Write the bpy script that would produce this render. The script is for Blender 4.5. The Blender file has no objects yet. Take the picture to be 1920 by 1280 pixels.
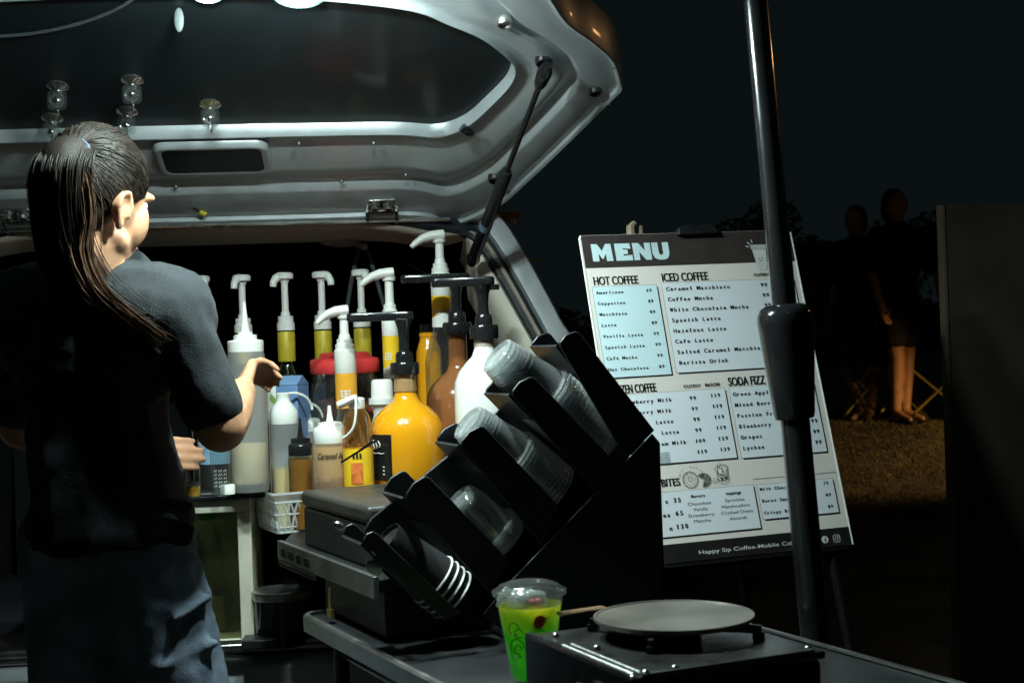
import bpy, bmesh, math, random
import numpy as np
from mathutils import Vector, Matrix, Euler
random.seed(4); rng = np.random.default_rng(4)
R = math.radians
scene = bpy.context.scene
COL = scene.collection

# ------------------------------------------------------------------ camera
EYE = Vector((0, 0, 1.2)); FPX = 2667.0; ROLL = R(2.0)
cr, sr = math.cos(ROLL), math.sin(ROLL)
cam = bpy.data.cameras.new('camera'); camo = bpy.data.objects.new('camera', cam); COL.objects.link(camo)
cam.lens = 50.0; cam.sensor_width = 36.0; cam.clip_end = 400; cam.clip_start = 0.05
camo.matrix_world = Matrix(((cr, sr, 0, 0), (0, 0, -1, 0), (-sr, cr, 0, 1.2), (0, 0, 0, 1)))
cam.dof.use_dof = True; cam.dof.focus_distance = 2.6; cam.dof.aperture_fstop = 9.0
scene.camera = camo

# ------------------------------------------------------------------ night sky
w = bpy.data.worlds.new('World'); scene.world = w; w.use_nodes = True
bg = w.node_tree.nodes['Background']; bg.inputs[0].default_value = (0.0032, 0.0054, 0.0056, 1); bg.inputs[1].default_value = 1.0
scene.view_settings.view_transform = 'Standard'; scene.view_settings.look = 'None'
scene.view_settings.exposure = 0.0; scene.view_settings.gamma = 1.0
LED = 1150.0        # radiance of the two work lamps under the tailgate
# warm low lantern behind the stall panel on the right, and a bulb over that stall
ld = bpy.data.lights.new('lantern_bulb', 'SPOT'); ld.energy = 210; ld.color = (1.0, 0.60, 0.22)
ld.spot_size = R(56); ld.spot_blend = 0.55; ld.shadow_soft_size = 0.08
lo = bpy.data.objects.new('lantern_bulb', ld); COL.objects.link(lo); lo.location = (4.5, 8.0, 1.35)
lo.rotation_euler = (Vector((2.5, 9.1, 0.36)) - Vector(lo.location)).to_track_quat('-Z', 'Y').to_euler()
ld2 = bpy.data.lights.new('stall_bulb', 'POINT'); ld2.energy = 6; ld2.color = (1.0, 0.5, 0.18); ld2.shadow_soft_size = 0.05
lo2 = bpy.data.objects.new('stall_bulb', ld2); COL.objects.link(lo2); lo2.location = (2.9, 3.7, 2.4)

# measured points: ray of a picture point, its point at depth Y, on a level plane or on any plane
def ray(px, py):
    dx, dy = px - 960, 640 - py
    return Vector(((dx * cr + dy * sr) / FPX, 1.0, (-dx * sr + dy * cr) / FPX))
def P(px, py, Y): return EYE + ray(px, py) * Y
def hitp(px, py, o, n):
    d = ray(px, py); return EYE + d * ((o - EYE).dot(n) / d.dot(n))
def S(Y): return Y / FPX      # metres per picture pixel at depth Y

# ------------------------------------------------------------------ materials
MATS = {}
def pm(name, col, rough=0.5, metal=0.0, noise=0.12, nscale=18.0, bump=0.0, bscale=120.0, spec=0.5, coat=0.0, sss=0.0,
       trans=0.0, emit=None, sheen=0.0, ior=1.45, stretch=None, rvar=0.1):
    if name in MATS: return MATS[name]
    m = bpy.data.materials.new(name); m.use_nodes = True; nt = m.node_tree; b = nt.nodes['Principled BSDF']
    b.inputs['Roughness'].default_value = rough; b.inputs['Metallic'].default_value = metal
    b.inputs['Specular IOR Level'].default_value = spec; b.inputs['IOR'].default_value = ior
    b.inputs['Coat Weight'].default_value = coat; b.inputs['Coat Roughness'].default_value = 0.08
    b.inputs['Transmission Weight'].default_value = trans; b.inputs['Sheen Weight'].default_value = sheen
    if sss: b.inputs['Subsurface Weight'].default_value = sss; b.inputs['Subsurface Radius'].default_value = (0.01, 0.004, 0.002); b.inputs['Subsurface Scale'].default_value = 0.5
    tc = nt.nodes.new('ShaderNodeTexCoord'); co = tc.outputs['Object']
    if stretch:
        mp = nt.nodes.new('ShaderNodeMapping'); mp.inputs['Scale'].default_value = stretch; nt.links.new(co, mp.inputs[0]); co = mp.outputs[0]
    n = nt.nodes.new('ShaderNodeTexNoise'); n.inputs['Scale'].default_value = nscale; n.inputs['Detail'].default_value = 5
    nt.links.new(co, n.inputs['Vector'])
    cr_ = nt.nodes.new('ShaderNodeValToRGB'); lo_ = [c * (1 - noise) for c in col]; hi_ = [min(1, c * (1 + noise)) for c in col]
    cr_.color_ramp.elements[0].position = 0.3; cr_.color_ramp.elements[1].position = 0.7
    cr_.color_ramp.elements[0].color = (*lo_, 1); cr_.color_ramp.elements[1].color = (*hi_, 1)
    nt.links.new(n.outputs[0], cr_.inputs[0]); nt.links.new(cr_.outputs[0], b.inputs['Base Color'])
    mr = nt.nodes.new('ShaderNodeMapRange'); mr.inputs['To Min'].default_value = max(0, rough - rvar); mr.inputs['To Max'].default_value = min(1, rough + rvar)
    nt.links.new(n.outputs[0], mr.inputs[0]); nt.links.new(mr.outputs[0], b.inputs['Roughness'])
    if bump:
        n2 = nt.nodes.new('ShaderNodeTexNoise'); n2.inputs['Scale'].default_value = bscale; n2.inputs['Detail'].default_value = 4
        nt.links.new(co, n2.inputs['Vector'])
        bp = nt.nodes.new('ShaderNodeBump'); bp.inputs['Strength'].default_value = bump; bp.inputs['Distance'].default_value = 0.004
        nt.links.new(n2.outputs[0], bp.inputs['Height']); nt.links.new(bp.outputs[0], b.inputs['Normal'])
    if emit:
        b.inputs['Emission Color'].default_value = (*emit[:3], 1); b.inputs['Emission Strength'].default_value = emit[3]
    MATS[name] = m; return m

def thin(name, tint=(0.95, 0.97, 0.97), rough=0.06, frost=0.0, fcol=(0.8, 0.82, 0.82), base=0.05):
    """thin-walled clear plastic or glass: see-through, glossy towards the rim, a little milky"""
    if name in MATS: return MATS[name]
    m = bpy.data.materials.new(name); m.use_nodes = True; nt = m.node_tree
    for nd in list(nt.nodes):
        if nd.type != 'OUTPUT_MATERIAL': nt.nodes.remove(nd)
    out = [nd for nd in nt.nodes if nd.type == 'OUTPUT_MATERIAL'][0]
    tr = nt.nodes.new('ShaderNodeBsdfTransparent'); tr.inputs[0].default_value = (*tint, 1)
    gl = nt.nodes.new('ShaderNodeBsdfGlossy'); gl.inputs['Roughness'].default_value = rough
    lw = nt.nodes.new('ShaderNodeLayerWeight'); lw.inputs[0].default_value = 0.35
    ma = nt.nodes.new('ShaderNodeMath'); ma.operation = 'MULTIPLY_ADD'; ma.inputs[1].default_value = 0.5; ma.inputs[2].default_value = base
    nt.links.new(lw.outputs['Facing'], ma.inputs[0])
    mx = nt.nodes.new('ShaderNodeMixShader'); nt.links.new(ma.outputs[0], mx.inputs[0]); nt.links.new(tr.outputs[0], mx.inputs[1]); nt.links.new(gl.outputs[0], mx.inputs[2])
    last = mx.outputs[0]
    tc = nt.nodes.new('ShaderNodeTexCoord'); n = nt.nodes.new('ShaderNodeTexNoise'); n.inputs['Scale'].default_value = 60
    nt.links.new(tc.outputs['Object'], n.inputs['Vector'])
    bp = nt.nodes.new('ShaderNodeBump'); bp.inputs['Strength'].default_value = 0.15; bp.inputs['Distance'].default_value = 0.002
    nt.links.new(n.outputs[0], bp.inputs['Height']); nt.links.new(bp.outputs[0], gl.inputs['Normal'])
    if frost > 0:
        df = nt.nodes.new('ShaderNodeBsdfDiffuse'); df.inputs[0].default_value = (*fcol, 1)
        tl = nt.nodes.new('ShaderNodeBsdfTranslucent'); tl.inputs[0].default_value = (*fcol, 1)
        m0 = nt.nodes.new('ShaderNodeMixShader'); m0.inputs[0].default_value = 0.45
        nt.links.new(df.outputs[0], m0.inputs[1]); nt.links.new(tl.outputs[0], m0.inputs[2])
        m2 = nt.nodes.new('ShaderNodeMixShader'); m2.inputs[0].default_value = frost
        nt.links.new(last, m2.inputs[1]); nt.links.new(m0.outputs[0], m2.inputs[2]); last = m2.outputs[0]
    nt.links.new(last, out.inputs[0]); MATS[name] = m; return m

SILVER = pm('silver_paint', (0.47, 0.51, 0.53), 0.38, 0.35, 0.06, 30, 0.03, 900, coat=0.25)
CHROME = pm('bright_metal', (0.62, 0.62, 0.60), 0.25, 1.0, 0.08, 40)
STEEL = pm('worn_steel', (0.42, 0.42, 0.41), 0.38, 1.0, 0.15, 25, 0.05)
RUBBER = pm('black_rubber', (0.016, 0.019, 0.024), 0.42, 0, 0.2, 40, 0.05)
BLACK = pm('black_plastic', (0.014, 0.015, 0.016), 0.38, 0, 0.25, 30, 0.12, 260)
BLACKG = pm('glossy_black_plastic', (0.012, 0.012, 0.013), 0.14, 0, 0.2, 30)
BLACKM = pm('matt_black_board', (0.016, 0.016, 0.017), 0.6, 0, 0.3, 12, 0.1, 200)
CREAM = pm('cream_trim', (0.62, 0.58, 0.49), 0.6, 0, 0.06, 14, 0.05, 300)
TAN = pm('tan_headlining', (0.33, 0.27, 0.22), 0.8, 0, 0.1, 20, 0.1, 300)
LINING = pm('dark_car_lining', (0.012, 0.014, 0.018), 0.85, 0, 0.3, 10, 0.1, 200)
WHITE = pm('white_plastic', (0.78, 0.77, 0.73), 0.33, 0, 0.03, 20, sss=0.15)
OFFWHITE = pm('offwhite_frame', (0.60, 0.57, 0.47), 0.5, 0, 0.1, 14, 0.05)
GOLD = pm('gold_foil_label', (0.52, 0.40, 0.03), 0.42, 0.1, 0.12, 60, 0.1, 300)
YLABEL = pm('yellow_label', (0.82, 0.50, 0.02), 0.4, 0, 0.05, 30)
OLABEL = pm('orange_label', (0.78, 0.36, 0.03), 0.4, 0, 0.08, 30)
PAPER = pm('white_label', (0.76, 0.76, 0.72), 0.5, 0, 0.04, 40)
YSAUCE = pm('yellow_sauce_bottle', (0.74, 0.31, 0.008), 0.16, 0, 0.05, 9, coat=0.5, sss=0.1)
BSAUCE = pm('brown_sauce_bottle', (0.27, 0.10, 0.035), 0.16, 0, 0.1, 9, coat=0.5)
WSAUCE = pm('white_sauce_bottle', (0.80, 0.79, 0.76), 0.15, 0, 0.03, 9, coat=0.5)
TAWNY = pm('tawny_film', (0.36, 0.22, 0.10), 0.2, 0, 0.15, 25, coat=0.5)
REDLID = pm('red_plastic', (0.74, 0.05, 0.05), 0.35, 0, 0.05, 20, sss=0.1)
SKIN = pm('skin', (0.50, 0.26, 0.15), 0.48, 0, 0.12, 30, 0.08, 300, sss=0.2)
SHIRT = pm('charcoal_cotton', (0.017, 0.020, 0.023), 0.85, 0, 0.18, 30, 0.35, 420, spec=0.2, sheen=0.05)
DENIM = pm('blue_denim', (0.19, 0.24, 0.31), 0.8, 0, 0.55, 9, 0.4, 500, spec=0.2)
GLASS = thin('clear_glass', (0.93, 0.96, 0.95), 0.03)
CLEARP = thin('clear_cup_plastic', (0.93, 0.96, 0.96), 0.06, 0.17, (.94, .97, .97), base=0.36)
CUPC = thin('clear_drink_cup', (0.97, 0.98, 0.98), 0.06, 0.04, base=0.06)
FROST = thin('milky_plastic', (0.96, 0.96, 0.94), 0.2, 0.30, (0.80, 0.81, 0.80))
DKBOTTLE = thin('dark_green_glass', (0.10, 0.10, 0.06), 0.05)
PRINT = pm('black_print', (0.015, 0.015, 0.016), 0.5, 0, 0.1, 60)
DGREY = pm('grey_webbing', (0.055, 0.06, 0.07), 0.7, 0, 0.15, 60)

def liquid(name, stops, zlen, rough=0.2, glow=0.0):
    """layered colour along the object's height"""
    m = bpy.data.materials.new(name); m.use_nodes = True; nt = m.node_tree; b = nt.nodes['Principled BSDF']
    b.inputs['Roughness'].default_value = rough; b.inputs['Coat Weight'].default_value = 0.4
    tc = nt.nodes.new('ShaderNodeTexCoord'); sx = nt.nodes.new('ShaderNodeSeparateXYZ'); nt.links.new(tc.outputs['Object'], sx.inputs[0])
    n = nt.nodes.new('ShaderNodeTexNoise'); n.inputs['Scale'].default_value = 55; nt.links.new(tc.outputs['Object'], n.inputs['Vector'])
    ma = nt.nodes.new('ShaderNodeMath'); ma.operation = 'MULTIPLY_ADD'; ma.inputs[1].default_value = 0.028; nt.links.new(n.outputs[0], ma.inputs[0]); nt.links.new(sx.outputs[2], ma.inputs[2])
    mr = nt.nodes.new('ShaderNodeMapRange'); mr.inputs['From Min'].default_value = 0.014; mr.inputs['From Max'].default_value = zlen + 0.014; nt.links.new(ma.outputs[0], mr.inputs[0])
    cr_ = nt.nodes.new('ShaderNodeValToRGB'); el = cr_.color_ramp.elements
    while len(el) < len(stops): el.new(0.5)
    for e, (p, c) in zip(el, stops): e.position = p; e.color = (*c, 1)
    nt.links.new(mr.outputs[0], cr_.inputs[0]); nt.links.new(cr_.outputs[0], b.inputs['Base Color'])
    if glow:
        out = [nd for nd in nt.nodes if nd.type == 'OUTPUT_MATERIAL'][0]; tl = nt.nodes.new('ShaderNodeBsdfTranslucent'); tr = nt.nodes.new('ShaderNodeBsdfTransparent'); mx = nt.nodes.new('ShaderNodeMixShader'); mx2 = nt.nodes.new('ShaderNodeMixShader')
        mx.inputs[0].default_value = glow; mx2.inputs[0].default_value = 0.35; nt.links.new(cr_.outputs[0], tl.inputs[0]); nt.links.new(cr_.outputs[0], tr.inputs[0])
        nt.links.new(tl.outputs[0], mx2.inputs[1]); nt.links.new(tr.outputs[0], mx2.inputs[2]); nt.links.new(b.outputs[0], mx.inputs[1]); nt.links.new(mx2.outputs[0], mx.inputs[2]); nt.links.new(mx.outputs[0], out.inputs[0])
    return m

# ------------------------------------------------------------------ mesh helpers
class MB:
    def __init__(s): s.v = []; s.f = []; s.mi = []; s.cur = 0
    def add(s, vs, fs, M=None):
        k = len(s.v)
        s.v += [tuple(M @ Vector(p)) if M is not None else tuple(p) for p in vs]
        s.f += [tuple(i + k for i in f) for f in fs]; s.mi += [s.cur] * len(fs); return s
    def box(s, x0, x1, y0, y1, z0, z1, M=None):
        vs = [(x, y, z) for z in (z0, z1) for y in (y0, y1) for x in (x0, x1)]
        return s.add(vs, [(0, 2, 3, 1), (4, 5, 7, 6), (0, 1, 5, 4), (2, 6, 7, 3), (0, 4, 6, 2), (1, 3, 7, 5)], M)
    def lathe(s, prof, n=28, M=None, a0=0.0, a1=2 * math.pi):
        full = abs(a1 - a0) > 6.28; vs = []; fs = []; nn = n if full else n + 1
        for r, z in prof:
            for i in range(nn):
                a = a0 + (a1 - a0) * i / n; vs.append((r * math.cos(a), r * math.sin(a), z))
        for k in range(len(prof) - 1):
            for i in range(n):
                j = (i + 1) % nn
                fs.append((k * nn + i, k * nn + j, (k + 1) * nn + j, (k + 1) * nn + i))
        if full:
            if prof[0][0] > 1e-6: fs.append(tuple(range(nn))[::-1])
            if prof[-1][0] > 1e-6: fs.append(tuple((len(prof) - 1) * nn + i for i in range(nn)))
        return s.add(vs, fs, M)
    def shell(s, prof, n=28, M=None, a0=0.0, a1=2 * math.pi):       # open lathe, no caps
        nn = n if abs(a1 - a0) > 6.28 else n + 1; vs = []; fs = []
        for r, z in prof:
            for i in range(nn):
                a = a0 + (a1 - a0) * i / n; vs.append((r * math.cos(a), r * math.sin(a), z))
        for k in range(len(prof) - 1):
            for i in range(n):
                j = (i + 1) % nn; fs.append((k * nn + i, k * nn + j, (k + 1) * nn + j, (k + 1) * nn + i))
        return s.add(vs, fs, M)
    def tube(s, path, r, n=10, flat=1.0, M=None, up=None):
        path = [Vector(p) for p in path]; m = len(path)
        rs = r if isinstance(r, (list, tuple)) else [r] * m
        vs = []; fs = []; prev = None
        for k, p in enumerate(path):
            t = (path[min(k + 1, m - 1)] - path[max(k - 1, 0)]).normalized()
            if prev is None:
                u = Vector(up) if up else (Vector((0, 0, 1)) if abs(t.z) < 0.9 else Vector((0, 1, 0)))
            else: u = prev
            u = (u - t * u.dot(t)).normalized(); prev = u; x = t.cross(u)
            for i in range(n):
                a = 2 * math.pi * i / n; vs.append(p + x * (math.cos(a) * rs[k]) + u * (math.sin(a) * rs[k] * flat))
        for k in range(m - 1):
            for i in range(n):
                j = (i + 1) % n; fs.append((k * n + i, k * n + j, (k + 1) * n + j, (k + 1) * n + i))
        fs.append(tuple(range(n))[::-1]); fs.append(tuple((m - 1) * n + i for i in range(n)))
        return s.add(vs, fs, M)
    def prism(s, poly, a, b, M=None):            # poly in (x, z), from y=a to y=b
        n = len(poly); vs = [(x, a, z) for x, z in poly] + [(x, b, z) for x, z in poly]
        fs = [tuple(range(n)), tuple(range(n, 2 * n))[::-1]] + [(i, i + n, (i + 1) % n + n, (i + 1) % n) for i in range(n)]
        return s.add(vs, fs, M)
    def ell(s, c, rad, M=None, n=16, rot=None):
        T = Matrix.Translation(c) @ (rot.to_4x4() if rot else Matrix.Identity(4)) @ Matrix.Diagonal((*rad, 1))
        if M is not None: T = M @ T
        pr = [(math.sin(math.pi * k / n), -math.cos(math.pi * k / n)) for k in range(n + 1)]
        pr[0] = (1e-4, -1); pr[-1] = (1e-4, 1)
        return s.lathe(pr, n * 2, T)
    def cap(s, p, q, r1, r2, n=12):              # tapered closed capsule
        p = Vector(p); q = Vector(q); d = (q - p); L = d.length; d.normalize(); pts = []; rs = []
        for k in range(5):
            a = math.pi / 2 * (1 - k / 4 * 0.98); pts.append(p - d * r1 * math.sin(a)); rs.append(max(1e-4, r1 * math.cos(a)))
        for k in range(1, 4): pts.append(p + d * L * k / 4); rs.append(r1 + (r2 - r1) * k / 4)
        for k in range(5):
            a = math.pi / 2 * (k / 4 * 0.98 + 0.02); pts.append(q + d * r2 * math.sin(a)); rs.append(max(1e-4, r2 * math.cos(a)))
        return s.tube(pts, rs, n)
    def chain(s, pts, rs, n=12):
        for i in range(len(pts) - 1): s.cap(pts[i], pts[i + 1], rs[i], rs[i + 1], n)
        return s
    def build(s, name, mat, parent=None, sharp=40, bevel=0.0, seg=2):
        me = bpy.data.meshes.new(name); me.from_pydata(s.v, [], s.f)
        ms = mat if isinstance(mat, (list, tuple)) else [mat]
        for m in ms: me.materials.append(m)
        if len(ms) > 1: me.polygons.foreach_set('material_index', s.mi)
        bm = bmesh.new(); bm.from_mesh(me); bmesh.ops.recalc_face_normals(bm, faces=bm.faces); bm.to_mesh(me); bm.free()
        if sharp is not None:
            me.polygons.foreach_set('use_smooth', [True] * len(me.polygons)); me.set_sharp_from_angle(angle=R(sharp))
        o = bpy.data.objects.new(name, me); COL.objects.link(o)
        if parent: o.parent = parent
        if bevel:
            b = o.modifiers.new('bevel', 'BEVEL'); b.width = bevel; b.segments = seg; b.limit_method = 'ANGLE'; b.angle_limit = R(35)
        return o

def bake(o):
    """turn an object's modifiers into plain mesh"""
    dg = bpy.context.evaluated_depsgraph_get(); me = bpy.data.meshes.new_from_object(o.evaluated_get(dg))
    old = o.data; o.modifiers.clear(); o.data = me; bpy.data.meshes.remove(old); return o
def blob(mb, name, mat, parent, voxel=0.006, smooth=6, disp=0.0, dscale=0.05, fac=0.5):
    """closed overlapping shapes melted into one continuous surface"""
    o = mb.build(name, mat, parent, sharp=None)
    m = o.modifiers.new('r', 'REMESH'); m.mode = 'VOXEL'; m.voxel_size = voxel; m.use_smooth_shade = True
    if smooth: sm = o.modifiers.new('s', 'SMOOTH'); sm.factor = fac; sm.iterations = smooth
    if disp:
        t = bpy.data.textures.new('folds', 'CLOUDS'); t.noise_scale = dscale
        d = o.modifiers.new('d', 'DISPLACE'); d.texture = t; d.strength = disp; d.mid_level = 0.5
    bake(o); o.data.polygons.foreach_set('use_smooth', [True] * len(o.data.polygons)); return o

def tag(o, label=None, cat=None, group=None, kind=None):
    if label: o['label'] = label
    if cat: o['category'] = cat
    if group: o['group'] = group
    if kind: o['kind'] = kind
    return o
def thing(name, label, cat, loc=(0, 0, 0), rz=0.0, group=None):
    o = bpy.data.objects.new(name, None); COL.objects.link(o); o.location = loc; o.rotation_euler = (0, 0, rz); o.empty_display_size = 0.05
    return tag(o, label, cat, group)
def dup(root, loc, label, group=None):
    c = root.copy(); COL.objects.link(c); c.location = loc; c['label'] = label
    if group: c['group'] = group
    for ch in list(root.children):
        d = ch.copy(); COL.objects.link(d); d.parent = c
        for g in ch.children:
            e = g.copy(); COL.objects.link(e); e.parent = d
    return c
def crom(pts, k=6):
    """smooth curve through points"""
    pts = [Vector(p) for p in pts]; out = []
    for i in range(len(pts) - 1):
        a = pts[max(i - 1, 0)]; b = pts[i]; c = pts[i + 1]; d = pts[min(i + 2, len(pts) - 1)]
        for j in range(k):
            t = j / k
            out.append(0.5 * ((2 * b) + (c - a) * t + (2 * a - 5 * b + 4 * c - d) * t * t + (3 * b - a - 3 * c + d) * t ** 3))
    out.append(pts[-1]); return out

# lettering from the built-in typeface, one glyph at a time
_G = {}
def glyph(txt, bold=0.0):
    k = (txt, bold)
    if k not in _G:
        c = bpy.data.curves.new('t', 'FONT'); c.body = txt; c.size = 1.0; c.offset = bold; c.resolution_u = 4; c.fill_mode = 'FRONT'
        o = bpy.data.objects.new('t', c); me = o.to_mesh()
        vs = [tuple(v.co) for v in me.vertices]; fs = [tuple(p.vertices) for p in me.polygons]
        o.to_mesh_clear(); bpy.data.objects.remove(o); bpy.data.curves.remove(c); _G[k] = (vs, fs)
    return _G[k]
def write(mb, txt, u, v, h, width=None, bold=0.0, z=0.0, adv=None, put=None, anchor='l', heavy=True):
    """words with cap height h at baseline (u, v); adv = fixed pitch; width = total width; put maps (u, v, z) to a point"""
    sc = h / 0.72
    if adv and heavy:
        for q_ in range(3): write(mb, txt, u + adv * .055 * q_, v, h, width, bold, z + .00006 * q_, adv, put, anchor, False)
        return
    if adv:
        if anchor == 'r': u -= adv * len(txt)
        for i, ch in enumerate(txt):
            if ch == ' ': continue
            vs, fs = glyph(ch, bold)
            if not vs: continue
            xs = [p[0] for p in vs]; cx = (min(xs) + max(xs)) / 2; wd = (max(xs) - min(xs)) * sc
            k = 1.0 if wd < adv * 0.86 else adv * 0.86 / wd
            if ch in 'ilIt1fjr': k = min(1.5, adv * 0.6 / max(wd, 1e-6))
            mb.add([put(u + adv * (i + 0.5) + (p[0] - cx) * sc * k, v - p[1] * sc, z) for p in vs], fs)
    else:
        vs, fs = glyph(txt, bold); xs = [p[0] for p in vs]; wd = (max(xs) - min(xs)) * sc; k = 1.0 if width is None else width / wd
        x0 = min(xs); off = 0
        if anchor == 'c': off = -wd * k / 2
        if anchor == 'r': off = -wd * k
        mb.add([put(u + off + (p[0] - x0) * sc * k, v - p[1] * sc, z) for p in vs], fs)
def curve_label(r, ang0, z0):
    """writing wrapped round a bottle of radius r: put() for write()"""
    return lambda u, v, z: Vector(((r + 0.0006 + z) * math.cos(ang0 + u / r), (r + 0.0006 + z) * math.sin(ang0 + u / r), z0 - v))

# ================================================================== ground
def gz(x, y):
    t = min(1, max(0, (y - 5.6) / 4.4)); t = t * t * (3 - 2 * t) * 0.6 + t * 0.4 * t
    return 0.50 * t + (0.025 * math.sin(x * 1.7 + y) + 0.02 * math.sin(x * 0.6 - y * 1.3)) * min(1, max(0, (y - 6) / 3))
gnd = pm('dark_ground', (0.055, 0.045, 0.03), 0.9, 0, 0.5, 3.0, 0.6, 40)
mb = MB(); xs = sorted(set([-90, -50, -25, -12] + list(np.linspace(-6, 8, 57)) + [12, 20, 40, 90])); ys = sorted(set([-40, -15, -4, 0] + list(np.linspace(1, 14, 66)) + [18, 30, 60, 150]))
vs = [(x, y, gz(x, y)) for y in ys for x in xs]; nx = len(xs)
mb.add(vs, [(j * nx + i, j * nx + i + 1, (j + 1) * nx + i + 1, (j + 1) * nx + i) for j in range(len(ys) - 1) for i in range(nx - 1)])
tag(mb.build('ground', gnd), kind='structure')
# short grass on the bank
grm = pm('grass_blades', (0.12, 0.105, 0.045), 0.85, 0, 0.45, 1.5, spec=0.2)
N = 60000; gx = rng.uniform(0.6, 4.6, N); gy = rng.uniform(6.2, 12.5, N); mb = MB()
hh = rng.uniform(0.008, 0.026, N); an = rng.uniform(0, 6.28, N); ln = rng.normal(0, 0.018, (N, 2)); vs = []; fs = []
for i in range(N):
    x, y, h, a = gx[i], gy[i], hh[i], an[i]; z = gz(x, y) - 0.004; dx, dy = math.cos(a) * 0.006, math.sin(a) * 0.006
    vs += [(x - dx, y - dy, z), (x + dx, y + dy, z), (x + ln[i, 0], y + ln[i, 1], z + h)]; fs.append((3 * i, 3 * i + 1, 3 * i + 2))
mb.add(vs, fs); me = bpy.data.meshes.new('grass'); me.from_pydata(mb.v, [], mb.f); me.materials.append(grm)
go = bpy.data.objects.new('grass', me); COL.objects.link(go); tag(go, 'short yellowish grass on the bank behind the menu board', 'grass', kind='stuff')

# ================================================================== the car
O = P(380, 380, 3.0); PSI = R(5.0)
car = thing('hatchback_car', 'silver hatchback with its tailgate raised over a coffee counter in the boot', 'car', (O.x, O.y, 0), PSI)
CM = Matrix.Translation((O.x, O.y, 0)) @ Matrix.Rotation(PSI, 4, 'Z'); CI = CM.inverted(); HZ = O.z
rr = CM.to_3x3() @ Vector((1, 0, 0)); bb = CM.to_3x3() @ Vector((0, -1, 0))
AL = R(20.0); ee = bb * math.cos(AL) + Vector((0, 0, math.sin(AL))); nn_ = rr.cross(ee)
def TG(t, s, n=0.0): return CI @ (O + rr * t + ee * s + nn_ * n)          # tailgate coordinates to car-local
def tgp(px, py):
    q = hitp(px, py, O, nn_) - O; return Vector((q.dot(rr), q.dot(ee), 0))
pairs = [((0, .335), (0, -.004)), ((.2, .334), (.25, -.004)), ((.4, .331), (.45, -.004)), (tgp(820, 232), tgp(851, 388)), (tgp(872, 214), tgp(930, 352)),
         (tgp(912, 180), tgp(1000, 290)), (tgp(946, 145), tgp(1085, 206)), (tgp(957, 124), tgp(1148, 142)), (tgp(957, 112), tgp(1163, 127)), (tgp(953, 102), tgp(1162, 112)), (tgp(930, 80), tgp(1148, 70)),
         (tgp(890, 52), tgp(1110, 33)), (tgp(830, 27), tgp(1060, -6)), ((.43, .735), (.64, .85)), ((.3, .762), (.55, 1.0)), ((.15, .775), (.33, 1.1)), ((0, .78), (0, 1.12))]
Wl = crom([Vector((*p[0][:2], 0)) for p in pairs], 7); Ol = crom([Vector((*p[1][:2], 0)) for p in pairs], 7)
NP = len(Wl)
def ring(f):
    half = [Wl[i].lerp(Ol[i], f) for i in range(NP)]
    return [(p.x, p.y) for p in half] + [(-p.x, p.y) for p in half[-2:0:-1]]
prof = [(0, -.002), (.012, .012), (.035, .022), (.05, .0215), (.07, .016), (.12, .013), (.16, .0145), (.26, .021), (.38, .028), (.44, .0295), (.48, .026), (.54, .018), (.57, .018),
        (.59, .024), (.625, .038), (.65, .0395), (.75, .040), (.86, .042), (.92, .040), (.945, .040), (.955, .048), (.985, .05), (1.0, .046), (1.0, -.035)]
mb = MB(); M_ = None
for k, (f, n) in enumerate(prof):
    rg = ring(f); M_ = len(rg); mb.v += [tuple(TG(t, s, n)) for t, s in rg]
for k in range(len(prof) - 1):
    for i in range(M_):
        j = (i + 1) % M_; mb.f.append((k * M_ + i, k * M_ + j, (k + 1) * M_ + j, (k + 1) * M_ + i)); mb.mi.append(0)
mb.f.append(tuple((len(prof) - 1) * M_ + i for i in range(M_))); mb.mi.append(0)
tail = mb.build('tailgate', SILVER, car, sharp=55)
# tinted rear window
tg_m = bpy.data.materials.new('tinted_window'); tg_m.use_nodes = True; nt = tg_m.node_tree; b = nt.nodes['Principled BSDF']
b.inputs['Base Color'].default_value = (0.006, 0.010, 0.012, 1); b.inputs['Roughness'].default_value = 0.5; b.inputs['Specular IOR Level'].default_value = 0.32
b.inputs['Coat Weight'].default_value = 0.22; tcw = nt.nodes.new('ShaderNodeTexCoord'); nzw = nt.nodes.new('ShaderNodeTexNoise'); nzw.inputs['Scale'].default_value = 7; nzw.inputs['Detail'].default_value = 8; mrw = nt.nodes.new('ShaderNodeMapRange'); mrw.inputs['From Min'].default_value = .35; mrw.inputs['From Max'].default_value = .7; mrw.inputs['To Min'].default_value = .05; mrw.inputs['To Max'].default_value = .22; nt.links.new(tcw.outputs['Object'], nzw.inputs['Vector']); nt.links.new(nzw.outputs[0], mrw.inputs[0]); nt.links.new(mrw.outputs[0], b.inputs['Coat Roughness'])
mb = MB(); rg = ring(0.0); mb.add([TG(t, s, 0.0) for t, s in rg], [tuple(range(len(rg)))]); mb.add([TG(t, s, -.004) for t, s in rg], [tuple(range(len(rg)))[::-1]])
mb.build('rear_window', tg_m, tail, sharp=None)
def rrect(cx, cy, w_, h_, r, k=5):
    pts = []
    for sx, sy, a in ((1, 1, 0), (-1, 1, 90), (-1, -1, 180), (1, -1, 270)):
        for i in range(k + 1):
            t = R(a + 90 * i / k); pts.append((cx + sx * (w_ / 2 - r) + r * math.cos(t), cy + sy * (h_ / 2 - r) + r * math.sin(t)))
    return pts
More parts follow.
